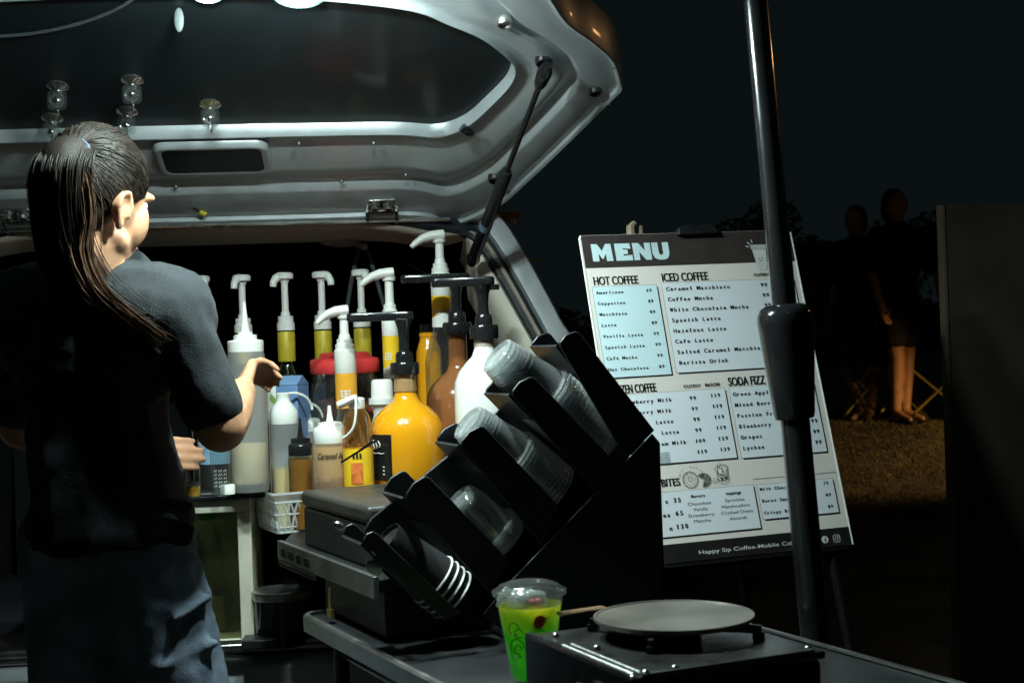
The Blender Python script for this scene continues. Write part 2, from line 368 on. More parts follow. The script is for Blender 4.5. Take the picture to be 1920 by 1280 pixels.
# latch recess in the frame above the hinges: raised surround and a flat black sheet painting its shade
c0 = tgp(400, 274); rw = (tgp(493, 272) - tgp(307, 275)).x
mb = MB(); rings = [(rw + .030, .125, .026, .020), (rw + .024, .118, .024, .0315), (rw + .012, .106, .02, .033), (rw, .094, .016, .0315)]
for w_, h_, r, n in rings: mb.v += [tuple(TG(t, s, n)) for t, s in rrect(c0.x, c0.y - .004, w_, h_, r)]
m_ = len(rrect(0, 0, 1, 1, .1))
for k in range(3):
    for i in range(m_): mb.f.append((k * m_ + i, k * m_ + (i + 1) % m_, (k + 1) * m_ + (i + 1) % m_, (k + 1) * m_ + i)); mb.mi.append(0)
mb.build('recess_surround', SILVER, tail, sharp=60)
mb = MB(); pts = rrect(c0.x, c0.y - .004, rw + .002, .096, .016); mb.add([TG(t, s, .0312) for t, s in pts], [tuple(range(m_))])
mb.build('recess', RUBBER, tail)
# hinges with two bolts and a bracket
def hinge(px, py):
    q = tgp(px, py); t = q.x; h = MB()
    T = lambda a, s, n: TG(t + a, s, n)
    def bx(a0, a1, s0, s1, n0, n1):
        h.add([T(a, s, n) for n in (n0, n1) for s in (s0, s1) for a in (a0, a1)], [(0, 2, 3, 1), (4, 5, 7, 6), (0, 1, 5, 4), (2, 6, 7, 3), (0, 4, 6, 2), (1, 3, 7, 5)])
    bx(-.029, .029, .040, .082, .041, .046); bx(-.034, -.027, -.014, .05, .041, .056); bx(.027, .034, -.014, .05, .041, .056); bx(-.03, .03, -.014, -.006, .046, .053); bx(-.027, .027, .028, .040, .046, .05)
    for a in (-.0145, .0145):
        for r_, n0, n1 in ((.0125, .046, .049), (.0085, .049, .058)):
            k = [T(a + r_ * math.cos(i * math.pi / 6), .062 + r_ * math.sin(i * math.pi / 6), n) for n in (n0, n1) for i in range(12)]
            h.add(k, [tuple(range(12))[::-1], tuple(range(12, 24))] + [(i, (i + 1) % 12, (i + 1) % 12 + 12, i + 12) for i in range(12)])
    h.build('hinge', CHROME, tail, sharp=30, bevel=.0015)
hinge(715, 372); hinge(45, 388)
# torsion rod along the hinges, bright edge strip
mb = MB(); mb.tube([TG(-.52 + .005 * i, -.001 + .0, .053) for i in range(0, 209, 16)], .0045, 8); mb.build('hinge_rod', CHROME, tail)
# rubber plugs and a trim clip
def plug(px, py, r_, n=.036, mat=RUBBER, name='rubber_plug'):
    q = tgp(px, py); T = Matrix.Translation(TG(q.x, q.y, n)) @ (CI.to_3x3() @ Matrix((rr, ee, nn_)).transposed()).to_4x4()
    MB().lathe([(r_, -.008), (r_, .003), (r_ * .86, .006), (r_ * .66, .004), (r_ * .6, .0015), (r_ * .3, .003)], 20, T).build(name, mat, tail)
plug(927, 301, .0155, .042); plug(1113, 133, .012, .043); plug(1018, 88, .016, .03, BLACKG, 'strut_socket'); plug(945, 14, .014, .03, STEEL, 'bump_stop')
q0, q1 = tgp(865, 218), tgp(880, 212); mb = MB(); mb.tube([TG(q0.x, q0.y, .024), TG(q0.x + .012, q0.y - .008, .03), TG(q0.x + .02, q0.y - .02, .026)], [.009, .008, .006], 8); mb.build('trim_clip', BLACKG, tail)
for px, py in ((948, 112), (950, 120)): pass
for px, py in ((1138, 152), (1146, 82), (1030, 245), (700, 246), (560, 246), (640, 312), (250, 252), (330, 322), (760, 300)):
    q = tgp(px, py); f_ = .046 if px > 1100 else .0265 if py < 260 else .034
    MB().ell(TG(q.x, q.y, f_ - .004 if px > 1000 and px < 1100 else f_), (.0045, .0045, .0045), n=6).build('trim_screw', STEEL, tail)
# washer hose looping out at the hinge line
mb = MB(); mb.tube(crom([P(270, 376, 2.96), P(300, 373, 2.93), P(335, 376, 2.92), P(362, 388, 2.93), P(383, 400, 2.96)], 6), .0042, 8, M=CI); hose = mb.build('washer_hose', BLACKG, car)
mb = MB(); mb.tube([CI @ P(374, 394, 2.945), CI @ P(384, 401, 2.955)], [.0068, .0068], 8); mb.build('yellow_tape', pm('yellow_tape', (.7, .62, .04), .5), hose)

# rear opening: rings from the outer body edge to the inner trim, in a plane sloping back
ql = R(12.0); dd = bb * math.sin(ql) - Vector((0, 0, math.cos(ql))); qn = rr.cross(dd) * -1; OQ = O + ee * -.012
def opp(px, py):
    q = hitp(px, py, OQ, qn) - OQ; return Vector((q.dot(rr), q.dot(dd), 0))
def OP(t, q, n=0.0): return CI @ (OQ + rr * t + dd * q + qn * n)
if qn.dot(bb) < 0: qn = -qn
op = [((0, -.005), (0, .058)), ((.2, -.004), (.2, .058)), ((.36, -.002), (.36, .060)), (opp(820, 393), opp(812, 447)), (opp(905, 388), opp(868, 462)), (opp(945, 416), opp(893, 492)), (opp(985, 478), opp(925, 547)),
      (opp(1020, 541), opp(962, 612)), (opp(1052, 602), opp(1000, 680)), (opp(1085, 672), opp(1032, 750)), ((.775, .60), (.70, .62)), ((.80, .85), (.70, .85))]
So = crom([Vector((*p[0][:2], 0)) for p in op], 6); Si = crom([Vector((*p[1][:2], 0)) for p in op], 6); NS = len(So)
bk = [0, 0, 0, .2, .8, 1, 1, 1, 1, 1, 1, 1]; bks = [bk[min(i // 6, 11)] + (bk[min(i // 6 + 1, 11)] - bk[min(i // 6, 11)]) * (i % 6) / 6 for i in range(NS)]
def band(top, side, name, mat, par=car, sharp=50):
    """ring of the opening: profile at the top and at the pillars, each a list of (fraction, offset)"""
    b = MB(); K = len(top)
    idx = list(range(NS)); full = [(i, 1) for i in idx] + [(i, -1) for i in idx[1:]]
    full = [(i, -1) for i in idx[:0:-1]] + [(i, 1) for i in idx]
    for (i, sg) in full:
        for k in range(K):
            f = top[k][0] + (side[k][0] - top[k][0]) * bks[i]; n = top[k][1] + (side[k][1] - top[k][1]) * bks[i]
            p = So[i].lerp(Si[i], f); b.v.append(tuple(OP(p.x * sg, p.y, n)))
    for j in range(len(full) - 1):
        for k in range(K - 1): b.f.append((j * K + k, j * K + k + 1, (j + 1) * K + k + 1, (j + 1) * K + k)); b.mi.append(0)
    return b.build(name, mat, par, sharp=sharp)
shell_ = band([(-.1, -.08), (-.03, -.004), (0, 0), (.10, .004), (.16, .0), (.17, -.02)], [(-.04, -.10), (-.02, .0), (.03, .008), (.07, .001), (.36, -.012), (.40, -.035)], 'rear_frame', SILVER)
band([(.165, -.022), (.165, .004), (.30, .012), (.40, .004), (.46, .012), (.62, .014), (.76, .002), (.78, -.01)], [(.39, -.036), (.40, -.03), (.46, -.034), (.50, -.022), (.60, -.02), (.62, -.014), (.70, -.014), (.73, -.03)], 'weather_seal', RUBBER)
band([(.775, -.012), (.78, -.004), (.85, .002), (.95, -.002), (1.0, -.02), (1.02, -.10)], [(.49, -.0225), (.50, -.016), (.53, -.012), (.57, -.012), (.60, -.016), (.60, -.03)], 'trim_strip', TAN)
# cream pillar panels on both sides (local: inside of the opening)
for sg in (1, -1):
    b = MB(); I0 = 23; K = 6
    for i in range(I0, NS):
        for k, (f, n) in enumerate(((.72, -.03), (.78, -.018), (.90, -.022), (1.0, -.03), (1.12, -.06), (1.2, -.22))):
            a = min(1, (i - I0) / 8); p = So[i].lerp(Si[i], .72 + (f - .72) * a); b.v.append(tuple(OP(p.x * sg, p.y, n)))
    for j in range(NS - I0 - 1):
        for k in range(K - 1): b.f.append((j * K + k, j * K + k + 1, (j + 1) * K + k + 1, (j + 1) * K + k)); b.mi.append(0)
    b.build('pillar_trim', CREAM, car, sharp=60)
# body sides, roof, cabin, bumper, wheels
b = MB(); secs = [(.03, 1.0, 0.0), (.5, 1.01, .03), (1.4, 1.0, .04), (2.0, .96, -.02), (2.7, .90, -.42), (3.6, .86, -.55)]; half = [So[i] for i in range(0, NS, 3)] + [Vector((.82, 1.15, 0))]
full = [(-p.x, p.y) for p in half[:0:-1]] + [(p.x, p.y) for p in half]
for y, sx, dz in secs:
    for t, q in full:
        zz = HZ - q * .98 + dz * max(0, 1 - q / .9) - .006; yb = y - q * .2 if y < .3 else y; b.v.append((t * sx, yb - .0 + .02, max(.22, zz)))
m_ = len(full)
for k in range(len(secs) - 1):
    for i in range(m_ - 1): b.f.append((k * m_ + i, k * m_ + i + 1, (k + 1) * m_ + i + 1, (k + 1) * m_ + i)); b.mi.append(0)
b.f.append(tuple((len(secs) - 1) * m_ + i for i in range(m_))); b.mi.append(0)
b.build('body_shell', SILVER, car, sharp=50)
b = MB(); x0, x1, y0, y1, z0, z1 = -.70, .70, .12, 1.25, .60, HZ - .014
b.add([(x0, y0, z0), (x1, y0, z0), (x1, y1, z0), (x0, y1, z0), (x0 * .86, y0, z1), (x1 * .86, y0, z1), (x1 * .86, y1, z1), (x0 * .86, y1, z1)], [(0, 1, 2, 3), (4, 5, 6, 7), (0, 3, 7, 4), (1, 2, 6, 5), (3, 2, 6, 7)])
b.build('cabin_lining', LINING, car, sharp=30)
b = MB(); b.box(-.66, .66, .98, 1.12, .6, 1.06)
for x in (-.42, 0, .42): b.box(x - .12, x + .12, 1.0, 1.1, 1.08, 1.24); b.tube([(x - .05, 1.05, 1.0), (x - .05, 1.05, 1.12)], .008); b.tube([(x + .05, 1.05, 1.0), (x + .05, 1.05, 1.12)], .008)
b.build('rear_seat', LINING, car, bevel=.03)
b = MB(); b.prism([(-.84, .28), (.84, .28), (.86, .42), (.84, .56), (.72, .615), (-.72, .615), (-.84, .56), (-.86, .42)], -.30, -.02); b.build('bumper', SILVER, car, bevel=.02)
b = MB(); b.box(-.70, .70, -.27, .0, .618, .632); b.box(-.66, .66, -.275, -.235, .632, .645); b.build('sill_plate', STEEL, car, bevel=.004)
for sx in (-.72, .72):
    wh = MB().lathe([(.20, -.10), (.285, -.10), (.30, -.07), (.30, .07), (.285, .10), (.20, .10)], 40, Matrix.Translation((sx, .55, .30)) @ Matrix.Rotation(R(90), 4, 'Y')).build('wheel', RUBBER, car)
    MB().lathe([(.03, -.08), (.19, -.07), (.205, -.09), (.205, .09), (.19, .07), (.03, .08)], 32, Matrix.Translation((sx, .55, .30)) @ Matrix.Rotation(R(90), 4, 'Y')).build('rim', STEEL, wh)
    lp = MB().prism([(sx - .06, .72), (sx + .06, .72), (sx + .07, .95), (sx - .02, .95)], -.20, -.14); lp.build('tail_lamp', pm('red_lamp_plastic', (.35, .01, .01), .2), car, bevel=.008)
# seat-belt guide on the headlining with its straps
Yb = 3.25
b = MB(); b.ell(CI @ P(640, 450, Yb), (.052, .02, .017)); b.ell(CI @ P(610, 446, Yb), (.02, .016, .014)); b.cap(CI @ P(668, 453, Yb), CI @ P(684, 462, Yb - .02), .012, .009)
bgd = blob(b, 'belt_guide', pm('dusty_cream_plastic', (.36, .30, .26), .7, 0, .2, 60), car, .004, 4)
for pts in ([(686, 458), (735, 478), (790, 508), (830, 535)], [(672, 466), (660, 520), (650, 580), (645, 640)], [(688, 466), (705, 520), (725, 590)]):
    b = MB(); b.tube([CI @ P(x, y, Yb - .01) for x, y in pts], .0045, 6, .25); b.build('belt_strap', DGREY, bgd)
# gas struts
def strut(p0, p1):
    d = p1 - p0; s_ = MB(); s_.tube([p0 + d * .06, p0 + d * .50], .0055, 12, M=CI); st = s_.build('gas_strut', BLACKG, car)
    MB().tube([p0 + d * .485, p0 + d * .50, p0 + d * .965, p0 + d * .975], [.0095, .0128, .0128, .008], 16, M=CI).build('strut_cylinder', BLACK, st)
    MB().tube([p0 - d * .03, p0 + d * .0, p0 + d * .05, p0 + d * .075], [.009, .014, .012, .007], 12, M=CI).build('strut_joint', BLACKG, st)
    MB().tube([p0 + d * .955, p1, p1 + d * .03], [.011, .015, .010], 12, M=CI).build('strut_joint', BLACKG, st)
    MB().tube([p0 + d * .78, p0 + d * .81], .0132, 16, M=CI).build('strut_label', pm('faded_blue_label', (.12, .18, .24), .6), st)
q = tgp(1018, 88); sp0 = O + rr * q.x + ee * q.y + nn_ * .05; q = opp(886, 492); sp1 = OQ + rr * q.x + dd * q.y + qn * .03
strut(sp0, sp1)
q = tgp(1018, 88); mir = lambda p: CM @ Vector((-(CI @ p).x, (CI @ p).y, (CI @ p).z)); strut(mir(sp0), mir(sp1))

# LED work lamps under the tailgate window
lamp = thing('work_light', 'white LED work light with two round lenses under the raised tailgate window', 'lamp', CM @ TG(.25, .95, .055), PSI)
LM = (Matrix((rr, ee, nn_)).transposed()).to_4x4(); LM = Matrix.Rotation(-PSI, 4, 'Z') @ LM
b = MB(); b.box(-.19, .19, -.028, .028, .004, .026, LM); b.build('housing', OFFWHITE, lamp, bevel=.006)
for x in (-.13, .13): MB().box(x - .008, x + .008, -.006, .006, -.052, .0045, LM).build('bracket', OFFWHITE, lamp)
em = pm('lit_lens', (.9, .95, .95), .3, emit=(0.80, 1.0, 0.96, LED))
for x in (-.125, .125):
    MB().lathe([(.033, .026), (.033, .034), (.03, .037)], 28, LM @ Matrix.Translation((x, 0, 0))).build('lens', em, lamp)

# two small puck lights stuck to the glass, just reaching into the picture
for px, py, r_, st_, lb in ((560, -24, .034, 60.0, 'round white puck light glowing on the tailgate window, the brighter right one'), (388, -24, .022, 16.0, 'small round puck light on the tailgate window, the fainter left one')):
    q = tgp(px, py); t = thing('puck_light', lb, 'lamp', CM @ TG(q.x, q.y, .001), PSI, 'puck lights on the tailgate window')
    MB().lathe([(r_ * 1.15, 0), (r_ * 1.15, .012), (r_ * 1.0, .015)], 28, LM).build('housing', OFFWHITE, t)
    MB().lathe([(r_ * 1.02, .0128), (r_ * 1.32, .010), (r_ * 1.36, .004), (r_ * 1.2, .002)], 28, LM).build('halo_ring', pm('glowing_ring', (.6, .9, .88), .4, emit=(.45, 1.0, .95, 1.1)), t)  # added glowing ring imitates the soft halo round the lens
    MB().lathe([(r_ * .97, .0125), (r_ * .97, .0155), (r_ * .7, .019), (.0005, .021)], 28, LM).build('lens', pm('lit_puck_%d' % int(st_), (.9, .95, .95), .3, emit=(0.72, 1.0, 0.96, st_)), t)
# clear suction hooks on the window
def hook(px, py, label):
    q = tgp(px, py); t = thing('suction_hook', label, 'hook', CM @ TG(q.x, q.y, .001), PSI, 'clear suction hooks on the tailgate window')
    MB().lathe([(.020, .0), (.0195, .002), (.012, .006), (.007, .010), (.008, .016), (.005, .019)], 24, LM).build('suction_cup', thin('clear_vinyl', (.9, .93, .92), .05, .04, base=.18), t)
    hv = LM.to_3x3() @ Vector((0, 0, .014)); b = MB(); b.add([tuple(Vector((x, -.003, z)) + hv) for x, z in rrect(0, -.014, .034, .034, .008)], [tuple(range(24))]); b.lathe([(.0125, -.001), (.0135, .001), (.0125, .003), (.009, .0015)], 20, Matrix.Translation(Vector((0, -.004, -.014)) + hv) @ Matrix.Rotation(R(90), 4, 'X')); b.build('clear_pad', MATS['clear_vinyl'], t)
    MB().ell(Vector((0, -.007, -.014)) + hv, (.006, .004, .006), n=8).build('metal_boss', CHROME, t)
    b = MB(); b.lathe([(.0075, .011), (.0085, .013), (.0075, .015)], 16, LM)
    ax = LM.to_3x3(); b.tube([ax @ Vector((0, -.006, .015)), Vector((0, -.004, -.022)) + ax @ Vector((0, 0, .015)), Vector((0, -.004, -.036)) + ax @ Vector((0, 0, .014)), Vector((.003, -.012, -.042)) + ax @ Vector((0, 0, .014)), Vector((.004, -.018, -.036)) + ax @ Vector((0, 0, .014))], .0017, 6)
    b.ell(Vector((.004, -.018, -.035)) + ax @ Vector((0, 0, .014)), (.0028,) * 3, n=6); b.build('wire_hook', CHROME, t)
hook(108, 160, 'clear suction hook far left on the window, upper of the left pair'); hook(98, 220, 'clear suction hook lowest on the window, above the ponytail')
hook(248, 149, 'clear suction hook on the window left of the dark recess reflection, highest one'); hook(238, 208, 'clear suction hook on the window just above the crown of her head')
hook(394, 194, 'clear suction hook on the window right of the others, above the latch recess')
# a pale oval standing in for a reflection, and a loose wire at the window's upper edge
q = tgp(336, 18); t = thing('reflection_oval', 'small pale oval standing in for a reflection in the tailgate window', 'tag', CM @ TG(q.x, q.y, .02))
MB().ell((0, 0, 0), (.008, .003, .020)).build('oval', pm('pale_reflection', (.10, .12, .12), .5), t); MB().tube([(0, 0, .024), (0, .003, .055)], .0012, 6).build('cord', WHITE, t)
q = [tgp(*p) for p in ((-60, 64), (40, 60), (130, 44), (205, 18), (260, -14))]
b = MB(); b.tube(crom([CM @ TG(p.x, p.y, .006) for p in q], 5), .003, 6); tag(b.build('lamp_cable', DGREY), 'thin dark cable sagging along the upper left of the tailgate window', 'cable')

# small orange tag on a pale rod beside the roof edge
t = thing('trailing_light', 'orange and white plastic light hanging on a pale rod behind the roof corner', 'light', P(955, 415, 3.3))
c = P(955, 415, 3.3); L_ = lambda px, py, Y=3.3: P(px, py, Y) - c
MB().tube([L_(949, 325), L_(947, 400)], .0042, 8).build('rod', pm('pale_rod', (.5, .55, .55), .4), t)
MB().tube(crom([L_(941, 330), L_(938, 365), L_(936, 400)], 4), .0016, 6).build('red_wire', pm('red_wire', (.35, .03, .03), .5), t)
MB().tube([L_(935, 408), L_(955, 404), L_(973, 402)], [.008, .010, .007], 10).build('orange_body', pm('orange_plastic', (.85, .28, .02), .35), t)
MB().ell(L_(955, 418), (.016, .012, .012)).build('white_lens', pm('pink_white', (.75, .62, .60), .3), t)
t2 = MB().ell((0, 0, 0), (.009, .006, .004)).build('yellow_clip', pm('yellow_clip', (.7, .55, .08), .4)); t2.location = P(1003, 487, 3.35); tag(t2, 'tiny yellow clip in the dark beside the rear pillar', 'clip')

# ================================================================== counter, table, cabinet
YAW = R(26.0)
av = Vector((math.cos(YAW), math.sin(YAW), 0)); nv = Vector((math.sin(YAW), -math.cos(YAW), 0))      # along, and towards the viewer
def level(px, py, z): d = ray(px, py); return EYE + d * ((z - 1.2) / d.z)
ZC = .85; ZT = .755
# black counter in the boot; its left edge runs towards the viewer
p0 = level(470, 972, ZC); ck = level(712, 1085, ZC); Lc = (ck - p0).length + .75
ct = thing('serving_counter', 'black counter with a metal drawer rail, reaching into the boot under the bottles', 'counter', ck, YAW)
b = MB(); pw = [(0, 0), (.46, 0), (.46, Lc), (.24, Lc), (.22, .98), (0, .50)]; b.add([(x, y, z) for z in (-.02, 0) for x, y in pw], [tuple(range(6))[::-1], tuple(range(6, 12))] + [(i, (i + 1) % 6, (i + 1) % 6 + 6, i + 6) for i in range(6)]); b.build('worktop', BLACK, ct, bevel=.003)
b = MB(); b.box(-.010, -.001, 0, .50, -.030, .004); b.build('edge_rail', STEEL, ct, bevel=.001)
b = MB()
for k in range(4): y = .31 + k * .045; b.box(-.013, -.010, y, y + .026, -.022, -.006)
b.box(-.012, -.002, .28, .49, -.040, -.031); b.build('drawer_slide', BLACKG, ct, bevel=.001)
b = MB(); b.box(.012, .44, .012, .30, ZT - ZC + .001, -.021); b.build('pedestal', BLACK, ct, bevel=.004)
b = MB(); b.box(.03, .07, .25, .29, ZT - ZC - .0, -.03); b.build('brass_corner', pm('brass', (.30, .22, .10), .4, .8), ct)
b = MB(); b.tube([(-.012, .2, -.04), (-.013, .2, -.075)], .003, 6); b.box(-.016, -.010, .19, .21, -.088, -.074); b.build('latch', pm('brass_latch', (.55, .42, .16), .3, 1.0), ct)
def cpt(px, Y): q = P(px, 640, Y); return Vector((q.x, Y, ZC + .0005))       # spot on the counter

# silver-edged folding table in front
tc0 = level(563, 1150, ZT)
tb = thing('folding_table', 'low black-topped table with a silver rim carrying the cup rack and the stove', 'table', tc0, YAW)
b = MB(); pl = [(x + .275, y - .575) for x, y in rrect(0, 0, .55, 1.15, .035)]
n_ = len(pl); b.add([(x, y, -.020) for x, y in pl] + [(x, y, -.003) for x, y in pl], [tuple(range(n_))[::-1], tuple(range(n_, 2 * n_))] + [(i, (i + 1) % n_, (i + 1) % n_ + n_, i + n_) for i in range(n_)])
b.build('tabletop', pm('black_tabletop', (.022, .022, .024), .38, 0, .35, 6, .1, 60), tb)
b = MB(); o_ = [(-.004, -.024), (.001, -.024), (.001, .0), (-.001, .003), (-.004, .001)]
for k, (dx, z) in enumerate(((0.004, -.024), (0.004, .0), (.001, .003), (-.006, .003), (-.006, -.0005))):
    pp = [(x + .275, y - .575) for x, y in rrect(0, 0, .55 + 2 * dx, 1.15 + 2 * dx, .035 + dx)]; b.v += [(x, y, z) for x, y in pp]
for k in range(4):
    for i in range(n_): b.f.append((k * n_ + i, k * n_ + (i + 1) % n_, (k + 1) * n_ + (i + 1) % n_, (k + 1) * n_ + i)); b.mi.append(0)
b.build('silver_rim', STEEL, tb)
for x in (.05, .50):
    for y in (-.06, -1.09): MB().tube([(x, y, -.02), (x, y, -ZT + .0)], .013, 10).build('leg', BLACKG, tb)
b = MB(); b.tube([(.05, -.06, -.06), (.05, -1.09, -.06)], .008, 8); b.tube([(.05, -.06, -.06), (.50, -.06, -.06)], .008, 8); b.build('brace', BLACKG, tb)

# glass-doored cabinet standing in the boot
YK = 2.74; kz = P(455, 1206, YK).z; ktop = P(440, 934, YK).z
cabx = P(470, 935, YK); cabi = thing('glass_cabinet', 'cream-framed glass-fronted cabinet in the boot under a black top', 'cabinet', (cabx.x, YK, kz), PSI)
KH = ktop - kz; b = MB(); KW = .40
b.box(-.026, 0, -.012, .008, 0, KH - .026); b.box(-KW, 0, -.012, .008, KH - .025, KH); b.box(-KW, -KW + .026, -.012, .008, 0, KH - .026); b.box(-KW + .026, -.026, -.010, .008, 0, .012); b.build('door_frame', OFFWHITE, cabi, bevel=.002)
b = MB(); b.box(-KW + .026, -.026, -.002, .001, .012, KH - .025); b.build('door_glass', thin('greenish_glass', (.85, .87, .76), .06, .03, (.5, .5, .3)), cabi)
b = MB(); b.box(-KW, 0, .20, .21, 0, KH); b.box(-KW, -KW + .01, .009, .20, 0, KH); b.box(-.01, 0, .009, .20, 0, KH); b.box(-KW + .01, -.01, .009, .20, -.006, .002); b.build('carcass', pm('olive_interior', (.52, .48, .30), .6, 0, .15, 8), cabi)
b = MB(); b.box(-KW - .01, .03, -.02, .22, KH + .001, KH + .016); b.build('cabinet_top', BLACK, cabi, bevel=.004)
b = MB(); b.box(-KW - .008, .028, -.024, -.0205, KH + .002, KH + .009); b.build('top_edge', BLACKG, cabi, bevel=.001)
b = MB(); b.box(-.13, .0, -.06, -.015, .0, .012); b.build('door_foot', CHROME, cabi, bevel=.003)
b = MB(); b.box(-.02, .045, -.07, -.012, .002, .02); b.build('foot_block', BLACK, cabi, bevel=.003)
KTZ = kz + KH + .0165
def kpt(px, Y): q = P(px, 640, Y); return Vector((q.x, Y, KTZ))

def bottle(name, label, cat, loc, prof, mat, body='body', group=None, rz=0.0, n=28):
    t = thing(name, label, cat, loc, rz, group); MB().lathe(prof, n).build(body, mat, t, sharp=50); return t
CLEARB = thin('clear_bottle', (.9, .93, .9), .05, .03, base=.06)
# bottle with a green cap inside the cabinet, a clear jar beside it
t = bottle('water_bottle', 'small clear bottle with a green screw cap inside the glass cabinet', 'bottle', (P(393, 1100, 2.9).x, 2.9, kz + .075), [(.026, 0), (.03, .01), (.03, .06), (.024, .10), (.013, .135), (.012, .15)], CLEARB)
MB().lathe([(.017, .146), (.0175, .166), (.015, .17)], 20).build('cap', pm('green_cap', (.03, .50, .06), .35), t)
t = bottle('glass_jug', 'tall clear jug of dark drink at the bottom of the glass cabinet', 'jug', (P(408, 1100, 3.0).x, 3.0, kz + .003), [(.048, 0), (.05, .01), (.05, .16), (.03, .22), (.03, .24)], CLEARB)
MB().lathe([(.045, .004), (.047, .08)], 24).build('drink', pm('dark_cola', (.05, .04, .02), .1), t)
b = MB(); b.box(-.06, .06, -.05, .05, 0, .072); o = b.build('storage_box', pm('khaki_box', (.16, .15, .07), .6), bevel=.004); o.location = (P(385, 1100, 2.93).x - .005, 2.9, kz + .0025); tag(o, 'khaki box under the green-capped bottle in the glass cabinet', 'box')
# round tub beside the cabinet
q = P(506, 1130, 2.62); t = thing('storage_tub', 'round black tub with a dull silver rim between the cabinet and the table', 'tub', (q.x, 2.74, .633))
hb = q.z - .633; MB().lathe([(.042, 0), (.050, .01), (.052, hb)], 32).build('tub', BLACKG, t)
MB().lathe([(.053, hb - .012), (.055, hb - .008), (.055, hb + .004), (.051, hb + .006), (.03, hb + .004), (.001, hb + .003)], 32).build('lid', STEEL, t)

# ================================================================== bottles
def pump_small(t, z, R_, ang):
    """white syrup pump: stepped collar, stem, flat cap with a short curved spout"""
    MB().lathe([(R_, z), (R_, z + .016), (R_ * .86, z + .017), (R_ * .86, z + .030), (R_ * .52, z + .031), (R_ * .52, z + .038), (R_ * .42, z + .039), (.006, z + .044)], 24).build('collar', WHITE, t, sharp=30)
    MB().lathe([(.0072, z + .040), (.0072, z + .108)], 16).build('stem', WHITE, t)
    h = MB(); zt = z + .103
    h.lathe([(.010, zt), (.010, zt + .005), (.019, zt + .007), (.0195, zt + .017), (.015, zt + .020)], 24)
    d = Vector((math.cos(ang), math.sin(ang), 0))
    h.tube([d * -.004 + Vector((0, 0, zt + .012)), d * .012 + Vector((0, 0, zt + .012)), d * .021 + Vector((0, 0, zt + .008)), d * .027 + Vector((0, 0, zt - .001)), d * .028 + Vector((0, 0, zt - .010))], [.009, .009, .0085, .0075, .007], 12)
    h.build('spout', WHITE, t, sharp=35)
Yr = 3.02; RZ = P(540, 512, Yr).z - .123     # pump seat height
rs = thing('riser_shelf', 'black shelf standing in the boot under the back row of syrup bottles', 'shelf', (P(540, 640, Yr).x, Yr + .02, ZC), R(3))
b = MB(); hz_ = RZ - .315 - ZC; b.box(-.30, .30, -.055, .06, max(.01, hz_) - .01, max(.01, hz_)); b.box(-.30, -.29, -.055, .06, .634 - ZC, max(.01, hz_) - .011); b.box(.29, .30, -.06, .06, 0, max(.01, hz_) - .011); b.build('shelf', BLACK, rs)
names = ['partly hidden behind her shoulder', 'behind the white capped mixing bottle', 'behind the blue carton', 'behind the red lidded jar, left', 'behind the red lidded jar, right']
for i, (px, ang, py) in enumerate(((380, -60, 517), (457, -115, 515), (537, -140, 511), (606, -35, 509), (680, -55, 505))):
    z0 = ZC + max(.01, hz_) + .0005; q = P(px, 640, Yr + .006 * i); zs = P(px, py, Yr + .006 * i).z - .123 - z0
    t = thing('syrup_bottle', 'dark syrup bottle with gold neck foil and white pump, ' + names[i], 'bottle', (q.x, q.y, z0), 0, 'syrup bottles in the back row')
    MB().lathe([(.030, 0), (.036, .006), (.0365, zs - .125), (.034, zs - .108), (.022, zs - .085), (.0155, zs - .068), (.0148, zs - .0)], 28).build('body', DKBOTTLE, t)
    MB().lathe([(.0185, zs - .066), (.0188, zs - .064), (.0188, zs - .006), (.0175, zs - .003)], 28).build('neck_label', GOLD, t)
    MB().lathe([(.0125, zs - .098), (.0125, zs - .068)], 16).build('dip_sleeve', WHITE, t)
    pump_small(t, zs, .019, R(ang))
def pump_lever(t, z, R_, L, ang, stem, hgt=.017, stemR=.009, droop=.02):
    """white pump with a long drooping lever spout"""
    MB().lathe([(R_ * .86, z), (R_ * .86, z + .010), (R_ * .72, z + .011), (R_ * .72, z + .020), (R_ * .55, z + .021), (R_ * .5, z + .028), (stemR, z + .030)], 24).build('collar', WHITE, t, sharp=30)
    MB().lathe([(stemR, z + .026), (stemR * .9, z + stem)], 16).build('stem', WHITE, t)
    d = Vector((math.cos(ang), math.sin(ang), 0)); zt = z + stem + .006; U = lambda k, dz: d * (L * k) + Vector((0, 0, zt + dz))
    h = MB(); h.lathe([(stemR * 1.35, z + stem - .009), (stemR * 1.6, z + stem)], 16)
    h.tube([U(-.20, .001), U(-.17, .001), U(0, .0), U(.3, -.001), U(.6, -.006), U(.85, -droop * .75), U(1.0, -droop * 1.15)], [.010, .0175, .0185, .017, .014, .011, .008], 14, .62)
    h.build('spout', WHITE, t, sharp=40)
